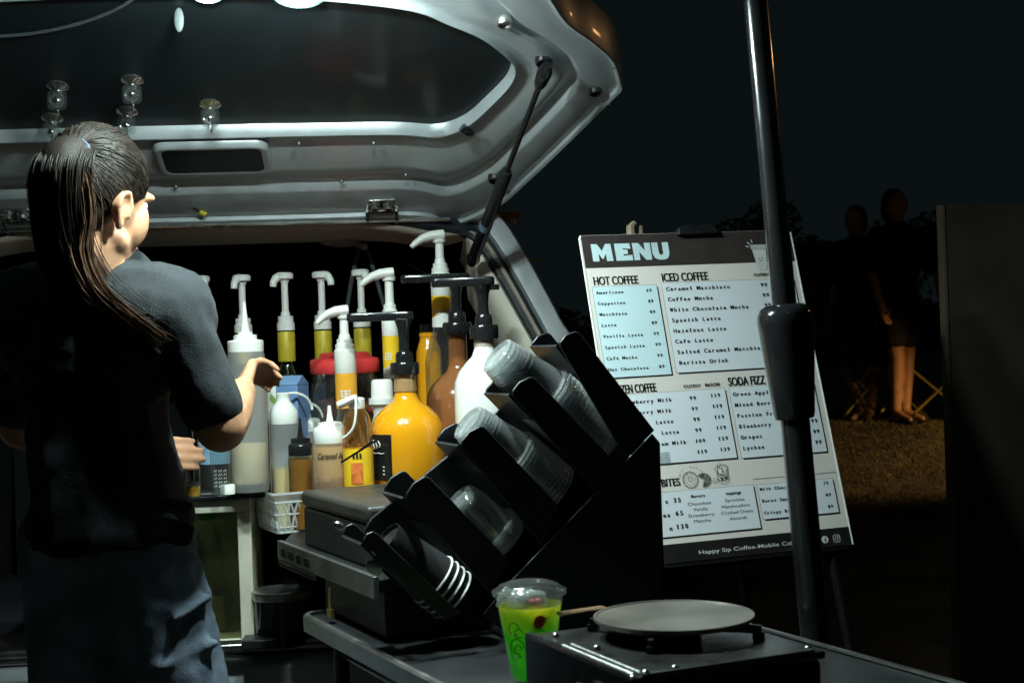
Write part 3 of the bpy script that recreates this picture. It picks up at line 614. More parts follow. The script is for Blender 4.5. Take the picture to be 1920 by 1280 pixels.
# tall pump with yellow label, right of centre
def syrup2(px, py_top, Y, rad, L, label, capfrac, lab0, lab1, lmat, stem, name='syrup_bottle', text=True, ang=R(188), white_tail=True, bodymat=None, zbase=None):
    zb = ZC + .0005 if zbase is None else zbase; q = P(px, 640, Y); zz = lambda py: P(px, py, Y).z - zb
    t = thing(name, label, 'bottle', (q.x, q.y, zb))
    zt = zz(py_top) - .010 - .006; zcap0, zcap1 = zz(capfrac[1]), zz(capfrac[0]); l1, l0 = zz(lab0), zz(lab1)
    MB().lathe([(rad * .93, zcap0), (rad, zcap0 + .002), (rad, zcap1 - .002), (rad * .92, zcap1)], 28).build('cap', WHITE, t)
    MB().lathe([(rad * .975, l0), (rad * .985, zcap0 + .002)], 28).build('label', lmat, t)
    if white_tail:
        w_ = MB(); n = 28; lo_ = []
        for i in range(n): a = 2 * math.pi * i / n; lo_.append((rad * .99 * math.cos(a), rad * .99 * math.sin(a), l0 + .020 + .010 * math.cos(a - .3)))
        w_.v = [(rad * .99 * math.cos(2 * math.pi * i / n), rad * .99 * math.sin(2 * math.pi * i / n), l0 - .010) for i in range(n)] + lo_
        w_.f = [(i, (i + 1) % n, (i + 1) % n + n, i + n) for i in range(n)]; w_.mi = [0] * n; w_.build('label_band', PAPER, t)
    if text:
        g = MB(); pt = curve_label(rad * .985, -math.pi / 2 - .45, 0)
        h_ = (zcap0 - l0) * .09
        write(g, 'SYRUP', 0, -(l0 + (zcap0 - l0) * .62), h_, rad * .85, .01, .0003, put=pt); write(g, 'PUMP', 0, -(l0 + (zcap0 - l0) * .42), h_, rad * .75, .01, .0003, put=pt)
        g.build('label_print', PAPER, t)
    bm_ = bodymat or CLEARB; zs = l0 - .01
    MB().lathe([(.034, 0), (.038, .006), (.038, max(.02, zs - .07)), (.034, max(.03, zs - .05)), (rad * .9, zs), (rad * .9, l0 + .002)], 28).build('body', bm_, t)
    pump_lever(t, zcap1, rad, L, ang, zt - zcap1)
    return t
syrup2(733, 503, 2.86, .0175, .056, 'slim bottle with white lever pump and yellow label behind the yellow sauce bottle', (590, 631), 631, 700, YLABEL, 0, text=False)
syrup2(830, 432, 2.93, .0205, .058, 'tallest bottle, white lever pump over a yellow label, behind the brown sauce', (512, 556), 556, 604, YLABEL, 0, text=False)
syrup2(646, 573, 2.77, .0215, .052, 'bottle with white lever pump and orange label in front of the red lidded jar', (655, 701), 701, 765, OLABEL, 0, text=False, white_tail=False)
for nm in ():
    pass
def label_lines(t, r, z, n, h, w_, ang, mat=PAPER):
    g = MB(); pt = curve_label(r, ang, 0)
    for k in range(n):
        u0 = 0.0
        for seg in (.28, .30, .22):
            ln = w_ * seg; g.add([pt(u0, -(z - k * h * 1.5), .0004), pt(u0 + ln * .9, -(z - k * h * 1.5), .0004), pt(u0 + ln * .9, -(z - k * h * 1.5) - h, .0004), pt(u0, -(z - k * h * 1.5) - h, .0004)], [(0, 1, 2, 3)]); u0 += ln + .0015
    g.build('label_print', mat, t, sharp=None)
for o in list(scene.objects):
    if o.get('label', '').startswith('bottle with white lever pump and orange'): label_lines(o, .0213, P(646, 735, 2.77).z - ZC, 3, .0035, .020, R(-112))
    if o.get('label', '').startswith('tallest bottle'): label_lines(o, .0203, P(830, 585, 2.93).z - ZC, 3, .004, .016, R(-128))
    if o.get('label', '').startswith('slim bottle'): label_lines(o, .0174, P(733, 665, 2.86).z - ZC, 3, .0035, .013, R(-128))

# big sauce bottles with black pumps
def sauce(px, Y, label, mat, R_, py, rad_px_neck, bar, film=None, lab=None, name='sauce_bottle'):
    """py: dict of picture heights: stem top, collar, cap top, cap bottom, neck bottom, shoulder bottom"""
    q = P(px, 640, Y); zb = ZC + .0005; zz = lambda y: P(px, y, Y).z - zb; k = S(Y)
    t = thing(name, label, 'bottle', (q.x, q.y, zb))
    zn, zs, zc0 = zz(py['neck']), zz(py['sh']), zz(py['cap1']); rn = rad_px_neck * k
    pr = [(R_ * .90, 0), (R_ * .985, .006), (R_, .02), (R_, zs * .42), (R_ * .965, zs * .44), (R_ * .965, zs * .52), (R_, zs * .55), (R_, zs), (R_ * .97, zs + (zn - zs) * .22), (R_ * .84, zs + (zn - zs) * .48), (R_ * .62, zs + (zn - zs) * .72), (rn * 1.28, zs + (zn - zs) * .90), (rn, zn + .008), (rn * .94, zc0 + .004)]
    MB().lathe(pr, 40).build('body', mat, t, sharp=60)
    if film: MB().lathe([(rn * 1.08, zn + .012), (rn * 1.01, zc0 - .001)], 28).build('neck_film', film, t)
    c1 = zz(py['cap0']); c2 = zz(py['col0']); rc = py['rc'] * k
    MB().lathe([(rc, zc0), (rc * 1.02, zc0 + .003), (rc * 1.02, c1 - .004), (rc * .94, c1), (rc * .62, c1 + .001), (rc * .60, c2 - .005), (rc * .50, c2), (rc * .3, c2 + .001)], 32).build('pump_cap', BLACKG, t, sharp=35)
    st = zz(py['bar']); rs_ = py['rs'] * k
    MB().lathe([(rs_ * .78, c2), (rs_ * .72, c2 + (st - c2) * .35), (rs_ * .85, c2 + (st - c2) * .7), (rs_ * 1.25, st - .002), (rs_ * 1.35, st)], 20).build('stem', BLACKG, t)
    x0, x1 = (bar[0] - px) * k, (bar[1] - px) * k; b = MB(); hb = .0085
    pl = [(x + (x0 + x1) / 2, z) for x, z in rrect(0, 0, x1 - x0, .026, .010)]
    nn = len(pl); vs = []
    for zo, sc in ((-hb, .96), (-hb * .6, 1), (hb * .6, 1), (hb, .95)): vs += [((x - (x0 + x1) / 2) * sc + (x0 + x1) / 2, y * (sc if abs(sc - 1) < .01 else .85) - (.0), st + .007 + zo) for x, y in pl]
    b.add(vs, [tuple(range(nn))[::-1], tuple(range(3 * nn, 4 * nn))] + [(r * nn + i, r * nn + (i + 1) % nn, (r + 1) * nn + (i + 1) % nn, (r + 1) * nn + i) for r in range(3) for i in range(nn)], Matrix.Rotation(bar[2], 4, 'Z'))
    if bar[3]: b.lathe([(.010, st - .010), (.010, st)], 12, Matrix.Translation((x1 * .94, 0, 0)))
    b.build('pump_handle', BLACKG, t, sharp=40)
    if lab:
        a0, wd, h0, h1 = lab; g = MB(); n = 10
        g.v = [(R_ * 1.006 * math.cos(a0 + wd * i / n), R_ * 1.006 * math.sin(a0 + wd * i / n), z) for z in (h0, h1) for i in range(n + 1)]
        g.f = [(i, i + 1, i + n + 2, i + n + 1) for i in range(n)]; g.mi = [0] * n; lb = g.build('label', BLACKG, t, sharp=None)
        g = MB(); pt = curve_label(R_ * 1.006, a0, 0); [g.tube([pt(R_ * wd * (.32 + .11 * j + .03 * math.sin(i)), -(h0 + (h1 - h0) * (.64 + .028 * i + .03 * j)), .0004) for i in range(6)], .0011, 5) for j in range(4)]; g.tube([pt(R_ * wd * (.30 + .1 * i), -(h0 + (h1 - h0) * (.58 + .02 * (i % 2))), .0004) for i in range(6)], .0009, 5); [g.add([pt(R_ * wd * .3, -(h0 + (h1 - h0) * y_), .0005), pt(R_ * wd * .8, -(h0 + (h1 - h0) * y_), .0005), pt(R_ * wd * .8, -(h0 + (h1 - h0) * (y_ + .03)), .0005), pt(R_ * wd * .3, -(h0 + (h1 - h0) * (y_ + .03)), .0005)], [(0, 1, 2, 3)]) for y_ in (.12, .2, .28)]; g.build('label_print', PAPER, lb, sharp=None)
    return t
sauce(757, 2.70, 'large round-shouldered bottle of yellow sauce with a black pump', YSAUCE, 70 * S(2.70), dict(bar=599, col0=659, cap0=679, cap1=702, neck=745, sh=812, rc=27, rs=13), 20, (652, 776, 0, 0), TAWNY, (R(-172), R(62), .10, .185))
sauce(858, 2.83, 'large bottle of brown chocolate sauce with a black pump', BSAUCE, 62 * S(2.83), dict(bar=527, col0=584, cap0=604, cap1=628, neck=690, sh=750, rc=27, rs=12), 18, (756, 886, R(6), 0), None, None)
sauce(908, 2.66, 'large bottle of white sauce with a black pump and a clear neck', WSAUCE, 60 * S(2.66), dict(bar=534, col0=589, cap0=609, cap1=635, neck=660, sh=730, rc=27, rs=14), 19, (812, 931, R(-3), 1), thin('clear_neck', (.8, .74, .68), .05, .2, (.5, .42, .36)), (R(-165), R(60), .085, .16))

def simple(name, label, cat, px, Y, parts, group=None, z0=None, rz=0.0):
    """parts: list of (part name, [(radius px, picture y), ...], material)"""
    zb = ZC + .0005 if z0 is None else z0; q = P(px, 640, Y); k = S(Y)
    t = thing(name, label, cat, (q.x, q.y, zb), rz, group)
    for pn, pr, m in parts: MB().lathe([(max(.0003, r * k), (0 if y is None else P(px, y, Y).z - zb)) for r, y in pr], 28).build(pn, m, t, sharp=45)
    return t
# slim yellow bottle with black cap
simple('sauce_bottle', 'slim yellow bottle with a black screw cap behind the brown sauce', 'bottle', 803, 2.98, [('body', [(22, None), (24, 900), (24, 660), (20, 648), (17, 640), (15.5, 632), (17, 631), (17, 624), (15, 623)], YSAUCE), ('cap', [(16, 623), (16.5, 621), (16.5, 609), (14, 607)], BLACKG)])
# cookie jar
jar = simple('candy_jar', 'clear jar of red and yellow sweets with a bright red lid', 'jar', 645, 2.92, [('jar', [(62, None), (70, 960), (72, 800), (72, 770), (66, 730), (58, 712), (58, 700)], CLEARB),
    ('lid', [(62, 700), (65, 697), (65, 676), (62, 672), (50, 670), (48, 668), (46, 662), (40, 660)], REDLID)])
jz = lambda y: P(645, y, 2.92).z - ZC
for col_, nm in (((.70, .04, .03), 'red_sweets'), ((.80, .36, .02), 'orange_sweets'), ((.78, .62, .06), 'yellow_sweets')):
    b = MB()
    for k in range(46):
        a = rng.uniform(0, 6.28); r_ = rng.uniform(.035, .068) if k % 3 else rng.uniform(0, .05); z = rng.uniform(.02, jz(758)); b.ell((r_ * math.cos(a), r_ * math.sin(a), z), (.011, .009, .007), n=4, rot=Euler((rng.uniform(0, 3), rng.uniform(0, 3), 0)).to_matrix())
    tag(b.build(nm, pm(nm, col_, .35)), None).parent = jar
MB().lathe([(.05, .012), (.058, .03), (.060, jz(750)), (.02, jz(744))], 24).build('dark_sweets', pm('dark_sweets', (.10, .035, .02), .6, 0, .7, 90, .6, 90), jar)
# blue milk carton
q = P(538, 640, 2.86); zb = ZC + .0005; zz = lambda y: P(538, y, 2.86).z - zb
t = thing('milk_carton', 'blue milk carton with a folded flat top in the middle of the bottles', 'carton', (q.x, q.y, zb), R(-14)); hw = 29 * S(2.86)
b = MB(); b.box(-hw, hw, -hw, hw, 0, zz(722)); ct_ = b.build('carton', pm('blue_carton', (.13, .23, .42), .45, 0, .1, 20), t, bevel=.002)
b = MB(); h1 = zz(721); h2 = zz(704); b.add([(-hw, -hw, h1), (hw, -hw, h1), (hw, hw, h1), (-hw, hw, h1), (-hw, 0, h2), (hw, 0, h2)], [(0, 1, 5, 4), (2, 3, 4, 5), (0, 4, 3), (1, 2, 5), (0, 3, 2, 1)]); b.build('folded_top', pm('blue_carton_top', (.16, .27, .45), .45), t)
b = MB(); b.box(-hw - .0006, -hw * .45, -hw - .0008, -hw - .0002, 0, zz(722)); b.build('white_panel', PAPER, t)
b = MB(); b.add([(-hw * .8, -hw - .0012, zz(735)), (hw * .3, -hw - .0012, zz(770)), (hw * .3, -hw - .0012, zz(780)), (-hw * .9, -hw - .0012, zz(748))], [(0, 1, 2, 3)]); b.build('printed_stripe', pm('green_print', (.25, .38, .08), .5), t)
# little capped bottle in front of carton
simple('juice_bottle', 'small bottle with a flat white cap and a colourful label left of the blue carton', 'bottle', 511, 2.92, [('body', [(14, None), (15, 900), (15, 722), (12, 716)], pm('mixed_label', (.45, .30, .12), .5, 0, .9, 70)), ('cap', [(16, 716), (16, 711), (14, 710), (14, 703), (10, 701)], WHITE)])
# tall shaker on the cabinet
YS = 2.70
def onk(name, label, cat, px, Y, parts, **k): return simple(name, label, cat, px, Y, parts, z0=KTZ + .0005, **k)
shk = onk('mixing_bottle', 'tall milky mixing bottle with a white nozzle cap and cream liquid below, by her forearm', 'bottle', 460, YS, [('body', [(33, None), (36, 905), (36, 690), (34.5, 668), (33, 658)], FROST),
    ('liquid', [(31.5, 906), (34, 903), (34, 832), (10, 831)], pm('cream_liquid', (.70, .58, .34), .4, 0, .06, 8)), ('cap', [(33, 660), (33.5, 657), (33.5, 640), (31, 638), (22, 637), (21.5, 628), (14, 627), (13, 622)], WHITE), ('nozzle', [(9, 624), (5, 596), (3.5, 574), (2.5, 566)], WHITE)])
# squeeze bottles
YQ = 2.80
AMB = pm('amber_sauce', (.34, .17, .03), .3, 0, .12, 12); CUST = pm('custard', (.80, .58, .16), .3, 0, .05, 12)
ZB2 = ZC + .004
t = simple('squeeze_bottle', 'white squeeze bottle half full of custard in the plastic basket', 'bottle', 527, YQ, [('body', [(25, None), (27, 990), (27, 800), (25, 792)], FROST), ('custard', [(24, 989), (25.3, 985), (25.3, 878), (5, 877)], CUST), ('cap', [(26, 794), (26.5, 790), (26.5, 772), (22, 764), (16, 756), (13, 752), (12, 745), (13, 738), (11, 736)], WHITE)], z0=ZB2)
k = S(YQ); T = lambda px, py, dy=0: P(px, py, YQ + dy) - Vector(t.location)
MB().tube(crom([T(537, 738), T(555, 737, .01), T(573, 744, .02), T(583, 758, .03), T(585, 768, .03)], 5), .0028, 8).build('cap_strap', WHITE, t)
t = simple('squeeze_bottle', 'dark-capped squeeze bottle of brown sauce in the plastic basket', 'bottle', 557, YQ - .055, [('body', [(23, None), (24.5, 990), (24.5, 860), (22, 851)], thin('tawny_clear', (.85, .75, .55), .08, .08, (.6, .42, .2))), ('sauce', [(22, 989), (23, 985), (23, 860), (5, 859)], AMB), ('cap', [(23, 853), (23.5, 850), (23.5, 836), (22, 832), (18, 830), (18, 821), (8, 819)], BLACKG), ('nozzle', [(6, 820), (3.5, 800), (1.5, 784)], BLACKG)], z0=ZB2)
YM = 2.66
t = simple('squeeze_bottle', 'wide jar-like squeeze bottle of caramel with handwriting and a white lid', 'bottle', 613, YM, [('body', [(33, None), (36, 990), (36, 838), (33, 829)], thin('milky_amber', (.9, .85, .75), .15, .3, (.78, .62, .42))), ('caramel', [(32, 989), (34, 985), (34, 836), (5, 835)], liquid('caramel_layers', [(0.0, (.12, .03, .012)), (.50, (.16, .04, .015)), (.56, (.56, .34, .14)), (1.0, (.62, .42, .20))], .20)), ('lid', [(31, 830), (32, 827), (32, 806), (29, 801), (24, 799), (22, 792), (10, 790)], WHITE), ('nozzle', [(7, 791), (4.5, 775), (3, 760)], WHITE)])
g = MB(); rw_ = 36 * S(YM); pt = curve_label(rw_, R(-126), 0); zz = lambda y: P(613, y, YM).z - ZC
for dx in (0, .0006): write(g, 'Caramel Ap', dx, -zz(858), .0115, .052, .0, .0004, put=lambda u, v, z: pt(u + (v + zz(858)) * .25 * -1, v, z))
g.build('handwriting', PRINT, t, sharp=None)
T = lambda px, py, dy=0: P(px, py, YM + dy) - Vector(t.location)
t = simple('squeeze_bottle', 'squeeze bottle with a white flat lid and strapped nozzle behind the caramel bottle', 'bottle', 572, 2.90, [('body', [(26, None), (28, 990), (28, 815), (26, 806)], FROST), ('sauce', [(24, 989), (26, 985), (26, 850), (5, 849)], CUST), ('lid', [(26, 808), (27, 806), (27, 788), (24, 785), (9, 783)], WHITE), ('nozzle', [(7, 785), (5, 765), (3, 746)], WHITE)])
T = lambda px, py, dy=0: P(px, py, 2.90 + dy) - Vector(t.location)
MB().tube(crom([T(571, 758, -.01), T(585, 757, -.015), T(598, 766, -.02), T(606, 782, -.02)], 5), .0026, 8).build('cap_strap', WHITE, t)
# amber drink bottle with spout cap and yellow label
t = simple('syrup_bottle', 'clear amber bottle with yellow label and a white hinged spout left of the yellow sauce', 'bottle', 664, 2.63, [('body', [(26, None), (28, 990), (28, 800), (24, 780), (14, 764)], thin('amber_clear', (.85, .62, .32), .06, .12, (.7, .4, .12))), ('label', [(28.4, 925), (28.5, 840)], YLABEL), ('cap', [(15, 766), (16, 762), (16, 748), (12, 745)], WHITE)])
T = lambda px, py, dy=0: P(px, py, 2.63 + dy) - Vector(t.location)
b = MB(); b.tube([T(634, 760, -.02), T(645, 755, -.02), T(660, 747, -.02), T(669, 743, -.02)], [.010, .011, .009, .006], 12, .7); b.build('spout', WHITE, t)
MB().tube(crom([T(667, 746, -.035), T(667, 775, -.04), T(663, 800, -.04), T(652, 815, -.035), T(643, 821, -.03)], 5), .0024, 8).build('cap_strap', WHITE, t)
rl = 28.5 * S(2.63); g = MB(); pt = curve_label(rl, R(-100), 0); zt = lambda y: -(P(664, y, 2.63).z - ZC)
for u0, u1, v0, v1 in ((-.006, .016, 866, 905),): 
    for i in range(6):
        a_, b_ = u0 + (u1 - u0) * i / 6, u0 + (u1 - u0) * (i + 1) / 6; g.add([pt(a_, zt(v1), .0004), pt(b_, zt(v1), .0004), pt(b_, zt(v0), .0004), pt(a_, zt(v0), .0004)], [(0, 1, 2, 3)])
g.build('label_picture', pm('orange_red_print', (.62, .16, .03), .5, 0, .4, 90), t, sharp=None)
g = MB(); [g.add([pt(u_, zt(858), .0006), pt(u_ + .004, zt(858), .0006), pt(u_ + .004, zt(848), .0006), pt(u_, zt(848), .0006)], [(0, 1, 2, 3)]) for u_ in (-.002, .004, .010)]; g.build('label_print', PRINT, t, sharp=None)
# white jar with cap
simple('powder_jar', 'plain white jar with a white screw cap left of the yellow sauce', 'jar', 713, 2.79, [('body', [(24, None), (25, 960), (24, 800), (17, 778), (20, 762), (26, 757), (26, 746)], pm('milky_white', (.70, .72, .70), .3)), ('cap', [(21, 747), (21, 744), (20, 716), (17, 711)], WHITE)])
# black spoon handle
t = thing('stirring_stick', 'thin black stirring stick leaning across in front of the yellow bottles', 'stick', P(672, 845, 2.50)); c = P(672, 845, 2.50)
MB().tube([P(640, 866, 2.52) - c, P(671, 847, 2.50) - c, P(697, 829, 2.48) - c], [.002, .0022, .0028], 8).build('stick', BLACKG, t)
MB().ell(P(700, 827, 2.48) - c, (.006, .004, .004), n=8).build('tip', BLACKG, t)
# white plastic basket with holes
bz = ZC + .0005; q = level(478, 975, bz); 
kb = thing('plastic_basket', 'small white openwork plastic basket holding two squeeze bottles', 'basket', P(541, 640, 2.79).xy.to_3d() + Vector((0, 0, bz)), YAW)
hb = .077; b = MB()
def bring(wx, wy, z): return [(x, y, z) for x, y in rrect(0, 0, wx, wy, .014)]
nb = len(rrect(0, 0, 1, 1, .1)); rows = 7; wx0, wy0, wx1, wy1 = .105, .128, .125, .150
lv = []
perim = 64
def ringp(z):
    f = z / hb; wx, wy = wx0 + (wx1 - wx0) * f, wy0 + (wy1 - wy0) * f; pts = []
    for i in range(perim):
        s_ = i / perim * 4; e = int(s_); u = s_ - e
        c_ = [(-1, -1), (1, -1), (1, 1), (-1, 1), (-1, -1)]; x = c_[e][0] + (c_[e + 1][0] - c_[e][0]) * u; y = c_[e][1] + (c_[e + 1][1] - c_[e][1]) * u
        pts.append(Vector((x * wx / 2, y * wy / 2, z)))
    return pts
for z in (0, .010, .035, .058): pts = ringp(z); b.tube(pts + [pts[0]], .0022, 6)
for i in range(0, perim, 2):
    for d in (-1, 1): b.tube([ringp(.0)[i], ringp(.035)[(i + d) % perim], ringp(.060)[(i + 2 * d) % perim]], .0021, 5)
b.build('lattice', thin('white_translucent', (.9, .92, .92), .2, .75, (.82, .84, .83)), kb)
b = MB()
for zz_, o_ in ((.060, 0), (hb, .0), (hb + .001, .006), (hb - .003, .007)):
    b.v += [(p.x + (o_ if p.x > 0 else -o_), p.y + (o_ if p.y > 0 else -o_), zz_) for p in ringp(min(zz_, hb))]
for r in range(3):
    for i in range(perim): b.f.append((r * perim + i, r * perim + (i + 1) % perim, (r + 1) * perim + (i + 1) % perim, (r + 1) * perim + i)); b.mi.append(0)
b.build('rim', MATS['white_translucent'], kb)
b = MB(); b.box(-wx0 / 2, wx0 / 2, -wy0 / 2, wy0 / 2, .0005, .003); b.build('bottom', MATS['white_translucent'], kb)
# black box with a lid on the counter
n0 = level(690, 950, ZC + .098); bx = thing('black_box', 'black lidded box on the counter edge in front of the yellow sauce', 'box', (n0.x, n0.y, ZC + .0005), YAW)
b = MB(); b.box(0, .20, 0, .335, 0, .068); b.build('box', BLACK, bx, bevel=.004)
b = MB(); b.box(-.003, .203, -.003, .338, .069, .098); b.build('lid', pm('scuffed_black_lid', (.045, .04, .035), .42, 0, .3, 14, .15, 90), bx, bevel=.008, seg=3)
# glasses, tin and cap on the cabinet
def gl(name, label, px, Y, r, py, liq=None, z=None):
    t = simple(name, label, 'glass', px, Y, [('glass', [(r * .9, None), (r * .93, 905), (r, py)], GLASS), ('base', [(r * .84, None), (r * .84, 903)], thin('glass_base', (.8, .85, .8), .03, .1))], z0=KTZ + .0005)
    if liq: MB().lathe([(r * .86 * S(Y), .003), (r * .86 * S(Y), .020)], 24).build('drink', pm('amber_drink', (.40, .22, .03), .2), t)
    return t
t = gl('shot_glass', 'small clear glass with printed strokes on the cabinet top in front of the tin', 405, 2.66, 19, 845)
g = MB(); pt = curve_label(19 * S(2.66) * .96, R(-130), 0)
for i in range(5):
    for j in range(3): write(g, '//', .003 + j * .009, -(.015 + i * .007), .0045, .007, .0, .0004, put=pt)
g.build('printed_strokes', PAPER, t, sharp=None)
gl('shot_glass', 'small glass with a little amber drink held at the edge of the cabinet top', 353, 2.62, 15, 848, 1)
t = simple('berry_tin', 'light blue berry tin on the cabinet top behind the clear glass', 'tin', 397, 2.80, [('tin', [(32, None), (33, 905), (33, 800), (30, 797)], BLACKM), ('label', [(33.5, 868), (33.5, 812)], pm('pale_blue_label', (.25, .42, .58), .5)), ('berry_picture', [(33.6, 812), (33.4, 800)], pm('berry_print', (.5, .35, .10), .5, 0, .8, 80))], z0=KTZ + .0005)
g = MB(); r_ = 33.5 * S(2.80); pt = curve_label(r_, R(-90) - .9, 0); write(g, 'BLUEBERRY', 0, -(P(397, 838, 2.80).z - KTZ), .011, r_ * 1.75, .015, .0006, put=pt); g.build('lettering', PAPER, t, sharp=None)
simple('bottle_cap', 'loose white bottle cap lying on the black cabinet top', 'cap', 417, 2.66, [('cap', [(14, None), (14, 910), (12, 908)], WHITE)], z0=KTZ + .0005)

# ================================================================== cup rack
YR = R(22.0); ra = Vector((math.cos(YR), math.sin(YR), 0)); rn = Vector((math.sin(YR), -math.cos(YR), 0))
R0 = P(1237, 1000, 2.2); R0.z = ZT
rack = thing('cup_rack', 'tall black stepped cup rack with sloping slots on the folding table', 'rack', (R0.x, R0.y, ZT + .0035), YR)
def rk(px, py):
    q = hitp(px, py, R0, rn) - R0; return Vector((q.dot(ra), 0, q.z - .0035))
def pl_(pts): return [(rk(*p).x, rk(*p).z) for p in pts]
DEP = .104
RACKM = pm('black_acrylic', (.016, .017, .018), .36, 0, .25, 10, .06, 150)
base_r = rk(1240, 1150).x
b = MB(); poly = pl_([(1085, 640), (1100, 640), (1225, 800), (1237, 822)]) + [(base_r, 0), (-.255, 0)] + pl_([(870, 1150), (720, 1010), (735, 985), (960, 800)])
b.prism(poly, DEP, DEP + .006); b.build('back_panel', RACKM, rack, bevel=.002)
b = MB(); poly = pl_([(1105, 935), (1222, 812), (1237, 830)]) + [(base_r, 0), (-.25, 0)] + pl_([(905, 1150), (960, 1085)])
b.prism(poly, -.002, 0); b.build('front_panel', RACKM, rack, bevel=.002)
b = MB(); x_ = rk(1237, 830).x; b.add([(x_, 0, 0), (x_ + .002, DEP, 0), (x_ + .002, DEP, rk(1237, 830).z), (x_, 0, rk(1237, 830).z)], [(0, 1, 2, 3)]); b.box(-.25, base_r, 0, DEP, 0, .006); b.build('side_panel', RACKM, rack)
# slot walls: near plate and far plate per row, with a sloping floor
rowsP = [((1046, 650), (1082, 624), (1222, 806), (1170, 860)), ((957, 741), (998, 708), (1138, 853), (1120, 930)), ((862, 836), (905, 800), (1042, 946), (1010, 1020)), ((759, 934), (801, 893), (948, 1046), (915, 1110)), ((681, 1020), (703, 997), (860, 1148), (830, 1160))]
for i, rp in enumerate(rowsP):
    w_ = MB(); q = [rk(*p) for p in rp]
    d = (q[2] - q[1]).normalized(); up = Vector((-d.z, 0, d.x)); up = up if up.z > 0 else -up
    a, bq, c_, e_ = q
    rnd = lambda A, B: [(A.x, A.z), ((A * .9 + B * .1).x - d.x * .006, (A * .9 + B * .1).z - d.z * .006), ((A * .5 + B * .5).x - d.x * .010, (A * .5 + B * .5).z - d.z * .010), ((A * .1 + B * .9).x - d.x * .006, (A * .1 + B * .9).z - d.z * .006), (B.x, B.z)]
    pz = rnd(a, bq) + [(c_.x, c_.z), (e_.x, e_.z)]
    w_.prism(pz, -.010, -.006 if i else -.004); w_.build('slot_wall', RACKM, rack, bevel=.0015)
    w_ = MB(); w_.prism(pz, DEP - .006, DEP - .001); w_.build('slot_wall', RACKM, rack, bevel=.0015)
    w_ = MB(); o_ = up * -.004
    L1 = [a - d * .004, a + d * .05]; vs = []
    for p in L1:
        for y in (-.004, DEP - .007): vs += [(p.x, y, p.z), ((p + o_).x, y, (p + o_).z)]
    w_.add(vs, [(0, 1, 3, 2), (4, 6, 7, 5), (0, 2, 6, 4), (1, 5, 7, 3), (0, 4, 5, 1), (2, 3, 7, 6)]); w_.build('slot_floor', RACKM, rack)
# nested cups lying in the slots, bottoms towards the upper left
RM = Matrix.Translation(rack.location) @ Matrix.Rotation(YR, 4, 'Z')
def cup_mesh(rim, bot, L):
    m = MB(); pr = [(bot * .86, L - .004), (bot * .96, L - .001), (bot, L)]; pr = [(.001, L - .006), (bot * .80, L - .006), (bot * .86, L), (bot, L - .002), (bot * 1.01, L - .006)]
    for k in range(5): z = L * (1 - .12 - k * .055); r_ = bot + (rim - bot) * (1 - z / L); pr += [(r_ * .985, z + .003), (r_ * 1.03, z), (r_ * .985, z - .003)]
    pr += [(rim * .965, .012), (rim * .965, .007), (rim * 1.0, .0065), (rim * 1.10, .0058), (rim * 1.115, .003), (rim * 1.08, .0004), (rim * .985, .0005)]
    m.shell(pr, 26); return m
def stack(axis0, axis1, rim, bot, L, n, mat, label, group, name='plastic_cup', off=.052):
    """axis0 = lower right end (rims), axis1 = upper left end (bottom of the last cup), both picture points of the axis"""
    a, c = rk(*axis0), rk(*axis1); d = (c - a); T_ = d.length; d.normalize(); step = max(.004, (T_ - L) / max(1, n - 1))
    rot = d.to_track_quat('Z', 'Y').to_matrix().to_4x4()
    o0 = None
    for k in range(n):
        p = a + d * (step * k); p.y = off; Mx = RM @ Matrix.Translation(p) @ rot @ Matrix.Rotation(rng.uniform(0, 6), 4, 'Z')
        if o0 is None:
            o0 = cup_mesh(rim, bot, L).build(name, mat, None, sharp=60); o = o0
        else: o = o0.copy(); COL.objects.link(o)
        o.matrix_world = Mx; tag(o, label, 'cup', group)
    return o0
G_ = 'clear plastic cups nested in the black rack'
stack((1158, 836), (954, 664), .046, .031, .105, 15, CLEARP, 'clear plastic cup nested in the topmost stack of the black rack', G_)
stack((1062, 927), (898, 792), .044, .030, .095, 13, CLEARP, 'clear plastic cup nested in the middle stack of clear cups in the rack', G_)
stack((966, 1024), (884, 942), .041, .029, .080, 6, CLEARP, 'clear plastic cup nested in the short lowest clear stack of the rack', G_)
# black paper cups with white rims in the lowest slot
a, c = rk(872, 1126), rk(745, 1022); d = (c - a).normalized(); rot = d.to_track_quat('Z', 'Y').to_matrix().to_4x4()
for k in range(4):
    p = a + d * (.0125 * k); p.y = .055; L = .10; q0 = thing('paper_cup', 'black paper cup with a white rolled rim nested in the lowest slot of the rack', 'cup', (0, 0, 0), 0, 'black paper cups nested in the rack'); q0.matrix_world = RM @ Matrix.Translation(p) @ rot
    m = MB(); m.shell([(.001, L - .006), (.027, L - .006), (.029, L), (.030, L), (.0405, .003)], 28); m.build('cup', BLACKM, q0)
    MB().tube([(.0412 * math.cos(i * math.pi / 16), .0412 * math.sin(i * math.pi / 16), .002) for i in range(33)], .0019, 6).build('rim', WHITE, q0)
# paper-cup sleeve ends that catch the light left of it
for px, py, lb in ((712, 1070, 'small white cup lid end sticking out under the lowest slot'), (646, 990, 'bright bent metal clip at the tip of the lowest rack slot')):
    p = rk(px, py); p.y = .03; o = MB(); o.ell((0, 0, 0), (.014, .010, .009) if py > 1000 else (.009, .006, .006)); o = o.build('lid_end' if py > 1000 else 'clip', WHITE if py > 1000 else CHROME); o.matrix_world = RM @ Matrix.Translation(p) @ Matrix.Rotation(R(40), 4, 'Y'); tag(o, lb, 'lid' if py > 1000 else 'clip')

